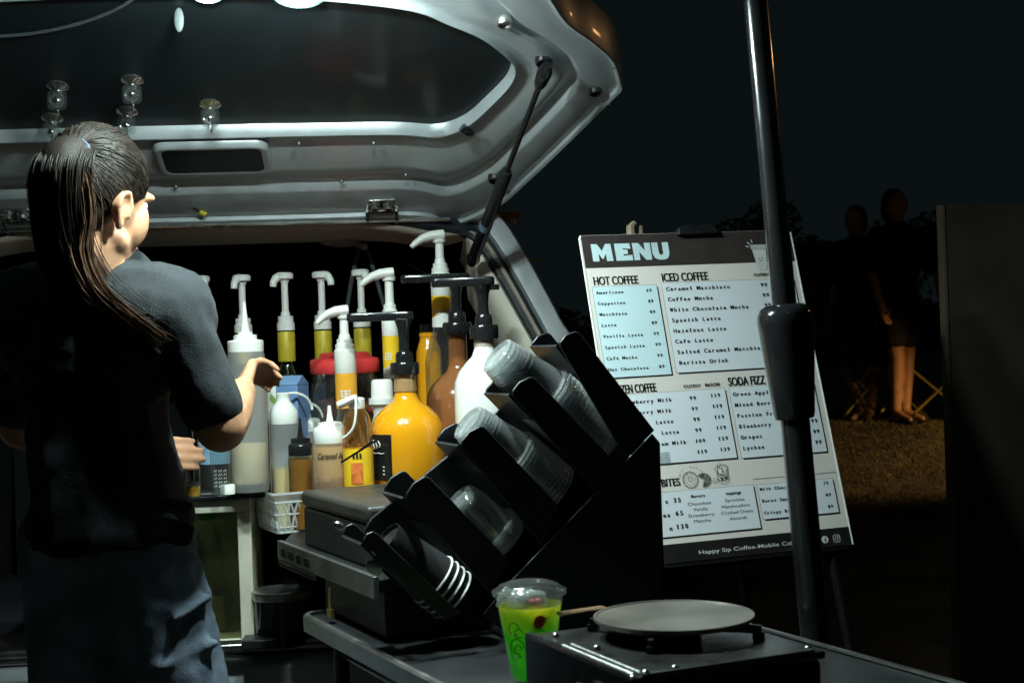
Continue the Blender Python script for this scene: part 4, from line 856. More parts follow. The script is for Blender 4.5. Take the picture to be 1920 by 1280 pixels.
# ================================================================== green drink in front
Yd = 1.86; q = level(998, 1277, ZT); k = S(q.y); zz = lambda y: P(998, y, q.y).z - ZT - .0005
dr = thing('drink_cup', 'clear cup of layered yellow and green iced drink with a clear domed lid', 'drink', (q.x, q.y, ZT + .0005))
hr = zz(1108)
MB().shell([(.001, .004), (39 * k * .8, .004), (39 * k * .9, .001), (40 * k, .003), (62 * k, hr - .012), (63 * k, hr)], 40).build('cup', CUPC, dr)
MB().lathe([(36 * k, .006), (38.5 * k, .010), (59.5 * k, hr - .016), (30 * k, hr - .013)], 40).build('drink', liquid('layered_drink', [(0.0, (.12, 1.0, .07)), (.52, (.16, .95, .07)), (.66, (.45, .88, .10)), (.90, (.80, .76, .10)), (1.0, (.80, .48, .05))], hr, .15, .92), dr)
MB().shell([(63 * k, hr - .004), (70 * k, hr - .003), (70.5 * k, hr + .002), (65 * k, hr + .004), (61 * k, hr + .005), (56 * k, hr + .009), (40 * k, hr + .013), (20 * k, hr + .015), (.001, hr + .0155)], 40).build('lid', CUPC, dr)
b = MB()
for i in range(16):
    a_ = rng.uniform(0, 6.28); r_ = rng.uniform(0, 44) * k; s_ = rng.uniform(.007, .011); b.box(-s_, s_, -s_, s_, -s_, s_, Matrix.Translation((r_ * math.cos(a_), r_ * math.sin(a_), hr - .010)) @ Euler(tuple(rng.uniform(0, 3, 3))).to_matrix().to_4x4())
b.build('ice', thin('ice', (.9, .95, .9), .05, .15, base=.15), dr, bevel=.001)
b = MB()
for (u, v, s_) in ((.25, -.86, .009), (.36, -.80, .007)): b.ell((u * 56 * k, v * 56 * k, hr - .018 - s_ * 1.5), (s_, s_ * .7, s_ * 1.3), n=8)
for (u, v, s_) in ((.1, -.5, .006), (.3, -.4, .006)): b.ell((u * 56 * k, v * 56 * k, hr - .010), (s_, s_, s_ * .7), n=8)
b.build('fruit_piece', pm('red_fruit', (.60, .05, .03), .3), dr)
b = MB(); rc_ = lambda z: 40 * k + (62 - 40) * k * z / hr
for cx, cz, r_ in ((-.55, .050, .012), (-.50, .048, .006), (-.42, .070, .006), (-.60, .075, .008)):
    b.tube([((rc_(cz) + .0008) * math.cos(R(-90) + cx + r_ / .04 * math.cos(i / 10 * 5.4)), (rc_(cz) + .0008) * math.sin(R(-90) + cx + r_ / .04 * math.cos(i / 10 * 5.4)), cz + r_ * math.sin(i / 10 * 5.4)) for i in range(11)], .0007, 5)
b.build('printed_emblem', pm('dark_green_ink', (.02, .09, .02), .5), dr)

# ================================================================== stove
ZS = .845; Nn = level(1190, 1268, ZS); Lf = level(1005, 1185, ZS); Rt = level(1532, 1213, ZS)
ys = .35 * math.atan2((Rt - Nn).y, (Rt - Nn).x) + .65 * (math.atan2((Lf - Nn).y, (Lf - Nn).x) - math.pi / 2); st = thing('camp_stove', 'black portable gas stove with a round griddle on the folding table', 'stove', (Nn.x, Nn.y, ZT + .0005), ys)
W_ = (Rt - Nn).length; D_ = (Lf - Nn).length; h = ZS - ZT
b = MB(); b.box(.004, W_, .004, D_, .012, h - .012); b.build('body', BLACKG, st, bevel=.006)
b = MB(); b.box(.0, W_ + .003, .0, D_ + .003, h - .0115, h - .002); b.build('top_plate', pm('smoked_steel', (.05, .05, .048), .28, .6, .3, 25, .05), st, bevel=.003)
b = MB(); b.box(-.008, .0035, -.006, D_ + .004, .010, h + .002); b.build('control_panel', BLACKG, st, bevel=.006)
b = MB(); b.tube([(-.004, -.004, h + .002), (-.004, D_ * .62, h + .002)], .003, 8); b.tube([(.012, .01, h), (.012, D_ * .66, h)], .002, 8); b.tube([(.01, .004, h - .001), (W_ - .01, .004, h - .001)], .0016, 8); b.build('bright_edge', STEEL, st)
for x, y in ((-.004, -.004), (.018, .008), (.055, .010), (W_ - .012, .012), (.02, D_ - .03), (W_ - .02, D_ - .02), (.03, D_ * .55)): MB().ell((x, y, h + .0005), (.0045, .0045, .003), n=8).build('screw', CHROME, st)
b = MB(); b.lathe([(.020, 0), (.022, .004), (.018, .016), (.016, .018)], 20, Matrix.Translation((-.0145, D_ * .35, h * .5)) @ Matrix.Rotation(R(-90), 4, 'Y')); b.build('knob', BLACK, st, bevel=.001)
pc = P(1263, 1152, 1.70); pcl = Matrix.Rotation(-ys, 4, 'Z') @ (pc - Vector(st.location)); zp = pcl.z
b = MB(); b.lathe([(.030, h - .004), (.034, h + .004), (.028, h + .012), (.012, h + .013)], 24, Matrix.Translation((pcl.x, pcl.y, 0))); b.build('burner', pm('cast_metal', (.10, .10, .10), .45, .8), st)
for i in range(4):
    b = MB(); a_ = math.pi / 4 + i * math.pi / 2; M4 = Matrix.Translation((pcl.x, pcl.y, 0)) @ Matrix.Rotation(a_, 4, 'Z')
    b.box(.04, .105, -.003, .003, h + .004, zp - .008, M4); b.box(.095, .108, -.004, .004, h - .003, h + .006, M4); b.build('pan_support', BLACK, st)
for x, y in ((.03, .03), (W_ - .03, .03), (.03, D_ - .03), (W_ - .03, D_ - .03)): MB().lathe([(.012, 0), (.010, .012)], 12, Matrix.Translation((x, y, 0))).build('foot', RUBBER, st)
pan = thing('griddle_pan', 'round flat dark griddle plate resting on the camp stove', 'griddle', (pc.x, pc.y, pc.z - .007))
rp_ = 151 * S(1.70); MB().lathe([(rp_ * .80, 0), (rp_ * .96, .001), (rp_, .005), (rp_ * .995, .0075), (rp_ * .965, .0075), (rp_ * .955, .0062), (.001, .0060)], 56).build('plate', pm('seasoned_iron', (.13, .115, .10), .42, .25, .45, 9, .06, 60), pan, sharp=35)
sp = thing('wooden_spatula', 'short wooden spatula lying between the green drink and the griddle', 'spatula', P(1090, 1146, 1.84)); c = P(1090, 1146, 1.84)
MB().tube([P(1050, 1150, 1.83) - c, P(1070, 1147, 1.84) - c, P(1096, 1143, 1.85) - c], [.008, .0075, .007], 8, .4).build('handle', pm('pale_wood', (.17, .10, .05), .6, 0, .2, 30), sp)
MB().tube([P(1094, 1143, 1.85) - c, P(1104, 1142, 1.86) - c, P(1128, 1138, 1.88) - c], [.006, .009, .009], 10, .25).build('blade', MATS['pale_wood'], sp)

# ================================================================== pole with hub
Yp = 2.2; pt0 = P(1417, 2, Yp); pt1 = P(1530, 1210, Yp); dv = (pt0 - pt1).normalized(); foot = pt1 - dv * (pt1.z / dv.z)
pole = thing('stand_pole', 'slender black stand pole with a thick clamp hub in front of the menu board', 'pole', foot)
rotP = dv.to_track_quat('Z', 'Y').to_matrix().to_4x4(); zl = lambda y: (P(1417 + 113 * (y / 1210), y, Yp) - foot).length; k = S(Yp)
GB = pm('black_gloss_paint', (.014, .014, .015), .22, 0, .1, 20, coat=1.0, spec=.8)
MB().lathe([(23 * k, zl(600)), (23 * k, zl(0) + .75), (20 * k, zl(0) + .76)], 32, rotP).build('upper_tube', GB, pole, sharp=40)
MB().lathe([(27.5 * k, .03), (27.5 * k, zl(770))], 32, rotP).build('lower_tube', GB, pole)
MB().lathe([(28 * k, zl(786)), (36 * k, zl(784)), (38 * k, zl(776)), (43 * k, zl(720)), (50 * k, zl(640)), (53 * k, zl(605)), (52 * k, zl(590)), (46 * k, zl(578)), (36 * k, zl(572)), (25 * k, zl(570))], 40, rotP).build('clamp_hub', BLACKG, pole, sharp=50)
b = MB(); b.lathe([(.006, 0), (.011, .004), (.011, .016), (.006, .02)], 16, rotP @ Matrix.Translation((-44 * k, -.01, zl(742))) @ Matrix.Rotation(R(-90), 4, 'Y')); b.build('clamp_screw', STEEL, pole)
MB().lathe([(.16, 0), (.16, .012), (.14, .022), (.03, .03), (.024, .07)], 40).build('foot_disc', BLACK, pole)

# ================================================================== menu board
mu = Vector((.95151342, .30725803, .01465299)); mv = Vector((.10137138, -.26823906, -.95800399)); mn = -(mu.cross(mv)).normalized()
if mn.y > 0: mn = -mn
mo = EYE + Vector((.13991422, 2.58611611, .18517322))
MM = Matrix((( *mu, 0), (*(-mv), 0), (*mn, 0), (0, 0, 0, 1))).transposed(); MM.translation = mo
menu = bpy.data.objects.new('menu_board', None); COL.objects.link(menu); menu.matrix_world = MM; tag(menu, 'white poster menu board with a black heading band leaning beside the counter', 'menu board')
U0, U1, V0, V1 = -.0105, .4175, -.0035, .6015
loc = lambda u, v, z=0: Vector((u, -v, z))
def rect(mb, u0, v0, u1, v1, z): mb.add([loc(u0, v0, z), loc(u1, v0, z), loc(u1, v1, z), loc(u0, v1, z)], [(0, 1, 2, 3)])
def build_flat(mb, name, mat, par): return mb.build(name, mat, par, sharp=None)
POST = pm('poster_paper', (.82, .75, .71), .42, 0, .03, 5); PANEL = pm('poster_panel', (.80, .84, .90), .42, 0, .02, 5); INK = pm('poster_black', (.016, .015, .015), .38, 0, .2, 40); BLUEP = pm('poster_pale_blue', (.64, .82, .88), .42, 0, .03, 5)
b = MB(); b.box(U0, U1, -V1, -V0, -.005, 0); bd = b.build('board', POST, menu, bevel=.0015)
for u_ in (U0 - .001, U1 + .001): MB().tube([loc(u_, V0 + .005, -.001), loc(u_, V1, -.001)], .0022, 6).build('edge_trim', WHITE, menu)
b = MB(); rect(b, U0 + .0015, V0 + .001, U1 - .001, .0605, .0004); build_flat(b, 'heading_band', pm('poster_brown_black', (.045, .036, .034), .4, 0, .15, 30), menu)
b = MB(); rect(b, U0 + .0015, .5690, U1 - .001, V1 - .001, .0004); build_flat(b, 'footer_band', INK, menu)
sh = MB(); pn = MB(); ol = MB()
boxes = [(-.0025, .0968, .1232, .2668), (.1335, .0946, .405, .2650), (-.0025, .2992, .2215, .4275), (.2305, .2985, .4035, .4292), (-.0025, .4785, .2430, .5560), (.2507, .4795, .4030, .5415)]
for u0, v0, u1, v1 in boxes:
    rect(sh, u0 + .004, v0 + .004, u1 + .0026, v1 + .0030, .0003); rect(ol, u0 - .0005, v0 - .0005, u1 + .0005, v1 + .0005, .0005)
u0, v0, u1, v1 = boxes[0]; pb = MB(); rect(pb, u0, v0, u1, v1, .0007); build_flat(pb, 'price_panel', BLUEP, menu)
for u0, v0, u1, v1 in boxes[1:]:
    pb = MB(); rect(pb, u0, v0, u1, v1, .0007); build_flat(pb, 'price_panel', PANEL, menu)
build_flat(sh, 'panel_shadow_print', INK, menu); rect(ol, .245, .4683, .414, .4690, .0005); build_flat(ol, 'panel_outline', INK, menu)
ZT_ = .0010; tx = MB(); wt = MB()
MENU_ = ((0, [(0, 0), (45, 0), (78, 52), (110, 0), (150, 0), (155, 130), (105, 130), (104, 72), (82, 112), (72, 112), (49, 72), (48, 130), (0, 130)]), (178, [(0, 0), (118, 0), (120, 42), (62, 37), (62, 48), (96, 48), (96, 82), (62, 82), (62, 94), (128, 88), (128, 130), (0, 130)]),
         (316, [(0, 0), (48, 0), (92, 60), (92, 0), (138, 0), (138, 130), (92, 130), (46, 68), (46, 130), (0, 130)]), (464, [(0, 0), (50, 0), (50, 80), (58, 94), (76, 94), (84, 80), (84, 0), (132, 0), (132, 85), (118, 118), (90, 132), (45, 132), (14, 118), (0, 85)]))
for x_, pl in MENU_: wt.add([loc(.0075 + (x_ + a_) * .000256, .0150 + c_ * .000256, .0008) for a_, c_ in pl], [tuple(range(len(pl)))])
m_ = build_flat(wt, 'menu_title', pm('poster_title_blue', (.58, .74, .78), .4), menu)
def H(t_, u, v, w_, h_=.0165):
    hd = MB()
    for q_ in range(4): write(hd, t_, u + .0004 * q_, v, h_, w_, .006, .0003 + .00008 * q_, put=loc); build_flat(hd, 'section_heading', INK, menu)
def flush(name):
    global tx
    build_flat(tx, name, INK, menu); tx = MB()
H('HOT COFFEE', .0018, .0935, .0865); H('ICED COFFEE', .1362, .0915, .0925); H('FROZEN COFFEE', -.0015, .2970, .0895); H('SODA FIZZ', .2312, .2955, .0735); H('BITES', .0683, .4685, .0350, .0140)
def rowt(items, u, v, dv_, adv, h_, ur=None, advr=None):
    for i, it in enumerate(items):
        n_, p_ = it if isinstance(it, tuple) else (it, None); write(tx, n_, u, v + dv_ * i, h_, None, .012, ZT_, adv=adv, put=loc)
        if p_:
            for j, pp in enumerate(p_ if isinstance(p_, list) else [p_]): write(tx, pp, (ur if not isinstance(ur, list) else ur[j]), v + dv_ * i - .0008 - (0 if not isinstance(ur, list) else .0012 * j), h_, None, .012, ZT_, adv=advr or adv, put=loc, anchor='r')
    flush('price_list')
rowt([('Americano', '69'), ('Cappucino', '89'), ('Macchiato', '89'), ('Latte', '89'), ('Vanilla Latte', '99'), ('Spanish Latte', '99'), ('Cafe Mocha', '99'), ('Hot Chocolate', '89')], .0025, .1108, .0206, .0060, .0058, .1120)
rowt([('Caramel Macchiato', '99'), ('Coffee Mocha', '99'), ('White Chocolate Mocha', '99'), ('Spanish Latte', '99'), ('Hazelnut Latte', '99'), ('Cafe Latte', '99'), ('Salted Caramel Macchiato', '99'), ('Barista Drink', '99')], .1400, .1098, .0201, .00765, .0074, .3475)
for i, t_ in enumerate(['Strawberry Milk', 'Blueberry Milk', 'Latte', 'Latte', 'am Milk']): write(tx, t_, .1150 + (.0035 if i == 3 else .014 if i == 4 else -.004 if i in (1, 2) else 0), .3168 + .0197 * i, .0068, None, .012, ZT_, adv=.0071, put=loc, anchor='r')
for i, (a_, c_) in enumerate([('99', '119')] * 4 + [('109', '129'), ('119', '139')]): write(tx, a_, .1625 + (.0035 if len(a_) > 2 else 0), .3166 + .0197 * i, .0068, None, .012, ZT_, adv=.0071, put=loc, anchor='r'); write(tx, c_, .2110, .3145 + .0199 * i, .0068, None, .012, ZT_, adv=.0071, put=loc, anchor='r')
rowt([('Green Apple', '99'), ('Mixed Berries', '99'), ('Passion Fruit', '99'), ('Blueberry', '99'), ('Grapes', '99'), ('Lychee', '99')], .2352, .3150, .0200, .0073, .0070, .3960)
flush('price_list')
for t_, u, v in (('CUTESY', .3230, .0878), ('CUTESY', .1415, .2937), ('BIGGIE', .1842, .2934)): write(tx, t_, u, v, .0056, .0295 if t_ == 'BIGGIE' else .0345, .025, ZT_, put=loc)
flush('size_heading')
for i, (a_, c_) in enumerate((('s', '35'), ('es', '65'), ('n', '130'))): write(tx, a_, .0755, .4985 + .0235 * i, .0080, None, .015, ZT_, adv=.0078, put=loc, anchor='r'); write(tx, c_, .0835 - (.003 if i == 2 else 0), .4975 + .0232 * i, .0080, None, .015, ZT_, adv=.0085, put=loc)
flush('price_list'); write(tx, 'flavors', .1330, .4922, .0052, .0275, .03, ZT_, put=loc, anchor='c'); write(tx, 'toppings', .2020, .4925, .0056, .0300, .03, ZT_, put=loc, anchor='c')
for i, (t_, w_) in enumerate((('Chocolate', .045), ('Vanilla', .028), ('Strawberry', .050), ('Matcha', .033))): write(tx, t_, .1335, .5058 + .0102 * i, .0058, w_, 0, ZT_, put=loc, anchor='c')
flush('flavour_list')
for i, (t_, w_) in enumerate((('Sprinkles', .038), ('Marshmallow', .055), ('Crushed Oreos', .062), ('Almonds', .034))): write(tx, t_, .2025, .5052 + .0108 * i, .0058, w_, 0, ZT_, put=loc, anchor='c')
flush('topping_list'); rowt([('Milk Chocolate', '79'), ('Burnt Smores', '89'), ('Crispy Brownie', '89')], .2538, .4905, .0213, .0058, .0056, .3935)
for i, ch in enumerate('mini donuts'):
    a_ = R(180 - 14 * i - 20); p_ = (.1285 + .0245 * math.cos(a_) * 1.05, .4600 - .0205 * math.sin(a_))
    if ch != ' ': write(tx, ch, p_[0] - .0015, p_[1], .0042, None, .0, ZT_, put=loc)
for i, ch in enumerate('cookies'):
    a_ = R(150 - 18 * i); p_ = (.1880 + .0170 * math.cos(a_), .4545 - .0170 * math.sin(a_)); write(tx, ch, p_[0] - .0015, p_[1], .0042, None, .0, ZT_, put=loc)
flush('drawing_caption')
# line drawings: doughnut, bun, biscuits, cup
dw = MB()
def circ(mb, cu, cv, r, wd, z=ZT_, sx=1.0, a0=0, a1=6.2832, n=26):
    vs = []
    for i in range(n + 1):
        a_ = a0 + (a1 - a0) * i / n
        for q in (r - wd, r): vs.append(loc(cu + q * sx * math.cos(a_), cv + q * math.sin(a_), z))
    mb.add(vs, [(2 * i, 2 * i + 1, 2 * i + 3, 2 * i + 2) for i in range(n)])
def disc(mb, cu, cv, r, z=ZT_, sx=1.0): mb.add([loc(cu + r * sx * math.cos(i * .4833), cv + r * math.sin(i * .4833), z) for i in range(13)], [tuple(range(13))])
circ(dw, .1240, .4600, .0150, .0009); circ(dw, .1240, .4600, .0135, .0005); circ(dw, .1240, .4590, .0045, .0008)
for i in range(16): a_ = i * .3927; disc(dw, .1240 + .009 * math.cos(a_) * (1 + .15 * (i % 2)), .4600 + .009 * math.sin(a_), .0008)
for i in range(9): circ(dw, .1490, .4625, .0128 - .0013 * i, .0007, sx=1.15, a0=-2.4, a1=1.9)
for i in range(4): circ(dw, .1880 - .001 * (i % 2), .4625 - .0055 * i, .0105, .0008, sx=1.1, a0=-.2, a1=3.3)
circ(dw, .1890, .4480, .0100, .0008, sx=1.1)
for i in range(22): disc(dw, .1885 + rng.uniform(-.009, .009), .4460 + rng.uniform(-.006, .021), .0011)
circ(dw, .1710, .4660, .0050, .0006); disc(dw, .172, .466, .001); disc(dw, .169, .467, .0009)
build_flat(dw, 'line_drawings', INK, menu)
cp = MB(); cp.add([loc(.3298, .0345, .0008), loc(.3588, .0345, .0008), loc(.3540, .0735, .0008), loc(.3490, .0760, .0008), loc(.3400, .0760, .0008), loc(.3352, .0735, .0008)], [(0, 1, 2, 3, 4, 5)])
cp.add([loc(.3280, .0255, .0008), loc(.3605, .0255, .0008), loc(.3605, .0340, .0008), loc(.3280, .0340, .0008)], [(0, 1, 2, 3)])
for (u0, v0, u1, v1) in ((.3180, .0275, .3245, .0295), (.3225, .0195, .3275, .0245), (.3310, .0150, .3330, .0215)):
    d_ = Vector((u1 - u0, v1 - v0)).normalized() * .0011; cp.add([loc(u0 - d_.y, v0 + d_.x, .0008), loc(u0 + d_.y, v0 - d_.x, .0008), loc(u1 + d_.y, v1 - d_.x, .0008), loc(u1 - d_.y, v1 + d_.x, .0008)], [(0, 1, 2, 3)])
circ(cp, .3642, .5880, .0068, .0066, .0008)
cup_ = build_flat(cp, 'cup_drawing', pm('poster_white', (.70, .69, .68), .42), menu)
fc = MB(); disc(fc, .3415, .0530, .0012); disc(fc, .3475, .0528, .0012); circ(fc, .3445, .0545, .0042, .0009, a0=.4, a1=2.7, n=8)
for v_ in (.0285, .0318): rect(fc, .3285, v_, .3600, v_ + .0005, ZT_)
rect(fc, .3285, .0342, .3600, .0348, ZT_)
rect(fc, .3640, .5850, .3655, .5945, ZT_); rect(fc, .3620, .5880, .3678, .5893, ZT_); rect(fc, .3648, .5832, .3672, .5845, ZT_); build_flat(fc, 'drawing_lines', INK, cup_)
ft = MB(); write(ft, 'Happy Sip Coffee-Mobile Cafe Bar', .1170, .5910, .0068, .215, .006, .0008, put=loc)
pts = rrect(.3878, .5880, .0140, .0140, .004); p2 = rrect(.3878, .5880, .0118, .0118, .003); n_ = len(pts); ft.add([loc(u, v, .0008) for u, v in pts] + [loc(u, v, .0008) for u, v in p2], [(i, (i + 1) % n_, (i + 1) % n_ + n_, i + n_) for i in range(n_)])
circ(ft, .3878, .5880, .0036, .0011, .0008); disc(ft, .3914, .5846, .0009, .0008); build_flat(ft, 'footer_lettering', MATS['poster_white'], menu)
b = MB(); rect(b, .066, .4075, .092, .4290, .0016); build_flat(b, 'clear_tape', thin('tape', (.85, .87, .87), .15, .15, base=.1), menu)
# clip on its upper edge and the easel behind
b = MB(); b.prism([(.180, -.004), (.262, -.004), (.258, .013), (.240, .017), (.226, .011), (.205, .016), (.184, .011)], -.012, .010, Matrix.Rotation(R(0), 4, 'X'))
b.v = [(x, y2, z2) for (x, z0_, y0_) in b.v for y2, z2 in [(y0_, -z0_ if False else z0_)]]
clip = b.build('bulldog_clip', BLACK, None, bevel=.002); clip.matrix_world = MM.copy(); tag(clip, 'black bulldog clip gripping the top edge of the menu board', 'clip')
DULLB = pm('dull_black_steel', (.004, .004, .004), .8, 0, .2, 20, spec=.1)
ez = thing('easel', 'black folding easel holding up the menu board', 'easel', (0, 0, 0)); b = MB()
mw = lambda u, v, z: MM @ loc(u, v, z)
for u in (.03, .38):
    top = mw(u, .02, -.014); bot = top + (mw(u, .6015, -.014) - top) * ((top.z - .0) / (top.z - mw(u, .6015, -.014).z)); MB().tube([top, bot], .009, 8).build('leg', DULLB, ez)
top = mw(.2, .03, -.02); MB().tube([top, Vector((top.x + .25, top.y + .45, gz(top.x + .25, top.y + .45)))], .009, 8).build('leg', DULLB, ez)
MB().tube([mw(-.01, .6065, -.008), mw(.41, .6065, -.008)], .008, 8).build('ledge', DULLB, ez)
b = MB(); b.tube([mw(.095, -.002, -.012), mw(.098, -.022, -.014), mw(.108, -.030, -.016)], [.009, .008, .006], 8); b.tube([mw(.118, .0, -.02), mw(.121, -.026, -.02)], [.005, .004], 8); b.build('wooden_peg', pm('dull_wood', (.22, .17, .12), .7), ez)

# ================================================================== right-hand panel, people, chairs, bushes
Yw = 3.0; a = P(1771, 384, Yw); pnl = thing('stall_panel', 'tall dark brown board standing at the right edge of the picture', 'panel', (a.x, Yw, 0), R(4))
b = MB(); b.box(0, 1.1, 0, .03, .0, a.z); b.build('board', pm('dark_brown_board', (.045, .034, .026), .75, 0, .3, 9, .15, 50), pnl, bevel=.004)
b = MB(); b.box(-.006, -.0005, -.002, .032, .0, a.z); b.build('lit_edge', pm('lit_edge_brown', (.10, .075, .05), .6), pnl)  # lighter brown strip paints the light along the board's left edge
for x in (.15, .95): MB().prism([(x - .02, 0), (x + .02, 0), (x + .02, .5), (x - .02, .5)], .032, .40).build('prop', BLACKM, pnl)
DARKC = pm('dark_clothing', (.012, .012, .014), .9, 0, .3, 20); DSHORT = pm('dark_shorts', (.016, .014, .013), .9, 0, .3, 20); BGSKIN = pm('tanned_skin', (.42, .22, .11), .55, 0, .15, 12)
def bystander(px, Y, label, hem, stance, h=1.62, face=0.0, arm=None):
    g0 = gz(P(px, 640, Y).x, Y); x = P(px, 640, Y).x; t = thing('person', label, 'person', (x, Y, g0), face)
    s_ = h / 1.62; b = MB(); V = lambda x, y, z: Vector((x * s_, y * s_, z * s_))
    for sg in (-1, 1):
        kx, ky, ax, ay = stance[0 if sg < 0 else 1]
        b.chain([V(.085 * sg, 0, .82), V(kx, ky, .45), V(ax, ay, .08)], [.078 * s_, .055 * s_, .036 * s_]); b.ell(V((kx + ax) / 2, (ky + ay) / 2 + .022, .33), (.048 * s_, .052 * s_, .10 * s_))
        b.chain([V(ax, ay, .06), V(ax + .01 * sg, ay - .09, .035), V(ax + .015 * sg, ay - .16, .022)], [.036 * s_, .03 * s_, .02 * s_])
    b.chain([V(0, 0, .86), V(0, .01, 1.1), V(0, .01, 1.3)], [.13, .115, .12]); b.chain([V(-.15, .01, 1.31), V(.15, .01, 1.31)], [.06, .06]); b.chain([V(0, .01, 1.32), V(0, -.01, 1.42)], [.05, .046])
    b.ell(V(0, -.01, 1.52), (.075, .09, .105)); b.ell(V(0, -.10, 1.505), (.014, .018, .02))
    for sg in (-1, 1):
        e = (arm or {}).get(sg, ((.20 * sg, .03, 1.05), (.20 * sg, -.06, .82))); b.chain([V(.165 * sg, .01, 1.29), V(*e[0]), V(*e[1])], [.046, .036, .026])
        hd_ = V(*e[1]); dn = (V(*e[1]) - V(*e[0])).normalized(); sd = dn.cross(Vector((0, 1, 0))).normalized(); b.cap(hd_, hd_ + dn * .07, .028, .03)
        for f in range(4): b.cap(hd_ + dn * .075 + sd * (.011 * (f - 1.5) * 1.6), hd_ + dn * (.13 + .012 * (1.5 - abs(f - 1.5))) + sd * (.011 * (f - 1.5) * 1.8) + Vector((0, -.02, 0)), .010, .009, 6)
        b.cap(hd_ + dn * .02 + Vector((0, -.025, 0)), hd_ + dn * .07 + Vector((0, -.06, 0)), .011, .010, 6)
    blob(b, 'body', BGSKIN, t, .010, 4)
    c = MB(); c.chain([V(0, 0, .84), V(0, .01, 1.1), V(0, .01, 1.28)], [.155, .135, .14]); c.chain([V(-.16, .01, 1.31), V(.16, .01, 1.31)], [.075, .075])
    for sg in (-1, 1):
        e = (arm or {}).get(sg, ((.20 * sg, .03, 1.05), None)); c.cap(V(.165 * sg, .01, 1.29), V(.165 * sg, .01, 1.29).lerp(V(*e[0]), .8), .064, .06)
    blob(c, 'shirt', DARKC, t, .012, 4, .02, .08)
    c = MB()
    for sg in (-1, 1):
        kx, ky, ax, ay = stance[0 if sg < 0 else 1]; hp = V(.085 * sg, 0, .84); kn = V(kx, ky, .45); f = (.84 - hem) / .39; c.cap(hp, hp.lerp(kn, min(1, f)), .105, .095)
    blob(c, 'shorts', DSHORT, t, .012, 4, .015, .08)
    c = MB(); c.ell(V(0, .015, 1.545), (.082, .09, .10)); c.ell(V(0, .06, 1.49), (.07, .05, .09)); blob(c, 'hair', DARKC, t, .010, 4)
    for sg in (-1, 1):
        kx, ky, ax, ay = stance[0 if sg < 0 else 1]; c = MB(); c.chain([V(ax, ay + .03, .008), V(ax + .015 * sg, ay - .17, .008)], [.038, .042]); c.v = [(p[0], p[1], max(0, min(p[2], .016))) for p in c.v]; c.tube([V(ax - .04, ay - .10, .01), V(ax, ay - .10, .062), V(ax + .045, ay - .10, .01)], .008, 6); c.build('sandal', DARKC, t)
    return t
bystander(1687, 10.0, 'person in dark top and dark shorts with bare legs, standing on the grass bank', .60, ((-.03, 0, -.035, .02), (.085, .03, .055, .03)), 1.62, R(25), {1: ((.34, -.02, 1.05), (.30, -.12, .80))})
bystander(1612, 10.6, 'person all in dark clothes with sandals, half hidden behind the menu board', .50, ((-.10, -.05, .0, .0), (.09, .05, .06, .02)), 1.58, R(-35))
YEL = pm('yellow_chair_tube', (.42, .33, .06), .4, 0, .1, 20)
def chair(px, Y, label, rz):
    x = P(px, 640, Y).x; t = thing('camp_chair', label, 'chair', (x, Y, gz(x, Y)), rz, None); b = MB()
    for y in (-.2, .2):
        MB().tube([(-.24, y, 0), (.22, y, .42)], .008, 8).build('leg', YEL, t); MB().tube([(.24, y, 0), (-.22, y, .42)], .008, 8).build('leg', YEL, t)
    for x_ in (-.24, .24):
        MB().tube([(x_, -.2, .01), (x_ * .92, .2, .42)], .009, 8).build('leg', YEL, t); MB().tube([(x_, .2, .01), (x_ * .92, -.2, .42)], .009, 8).build('leg', YEL, t)
    for x_ in (-.24, .24): MB().tube([(x_ * .92, .2, .40), (x_, .26, .85)], .010, 8).build('back_post', DARKC, t)
    b = MB(); b.box(-.23, .23, -.21, .21, .405, .42); b.build('seat', DARKC, t, bevel=.005); b = MB(); b.box(-.24, .24, .235, .25, .50, .85); b.build('backrest', DARKC, t, bevel=.005)
chair(1652, 10.38, 'folding camp chair with yellow crossed legs behind the bare-legged person', R(20))
chair(1754, 10.2, 'folding camp chair with yellow crossed legs beside the brown board', R(-15))
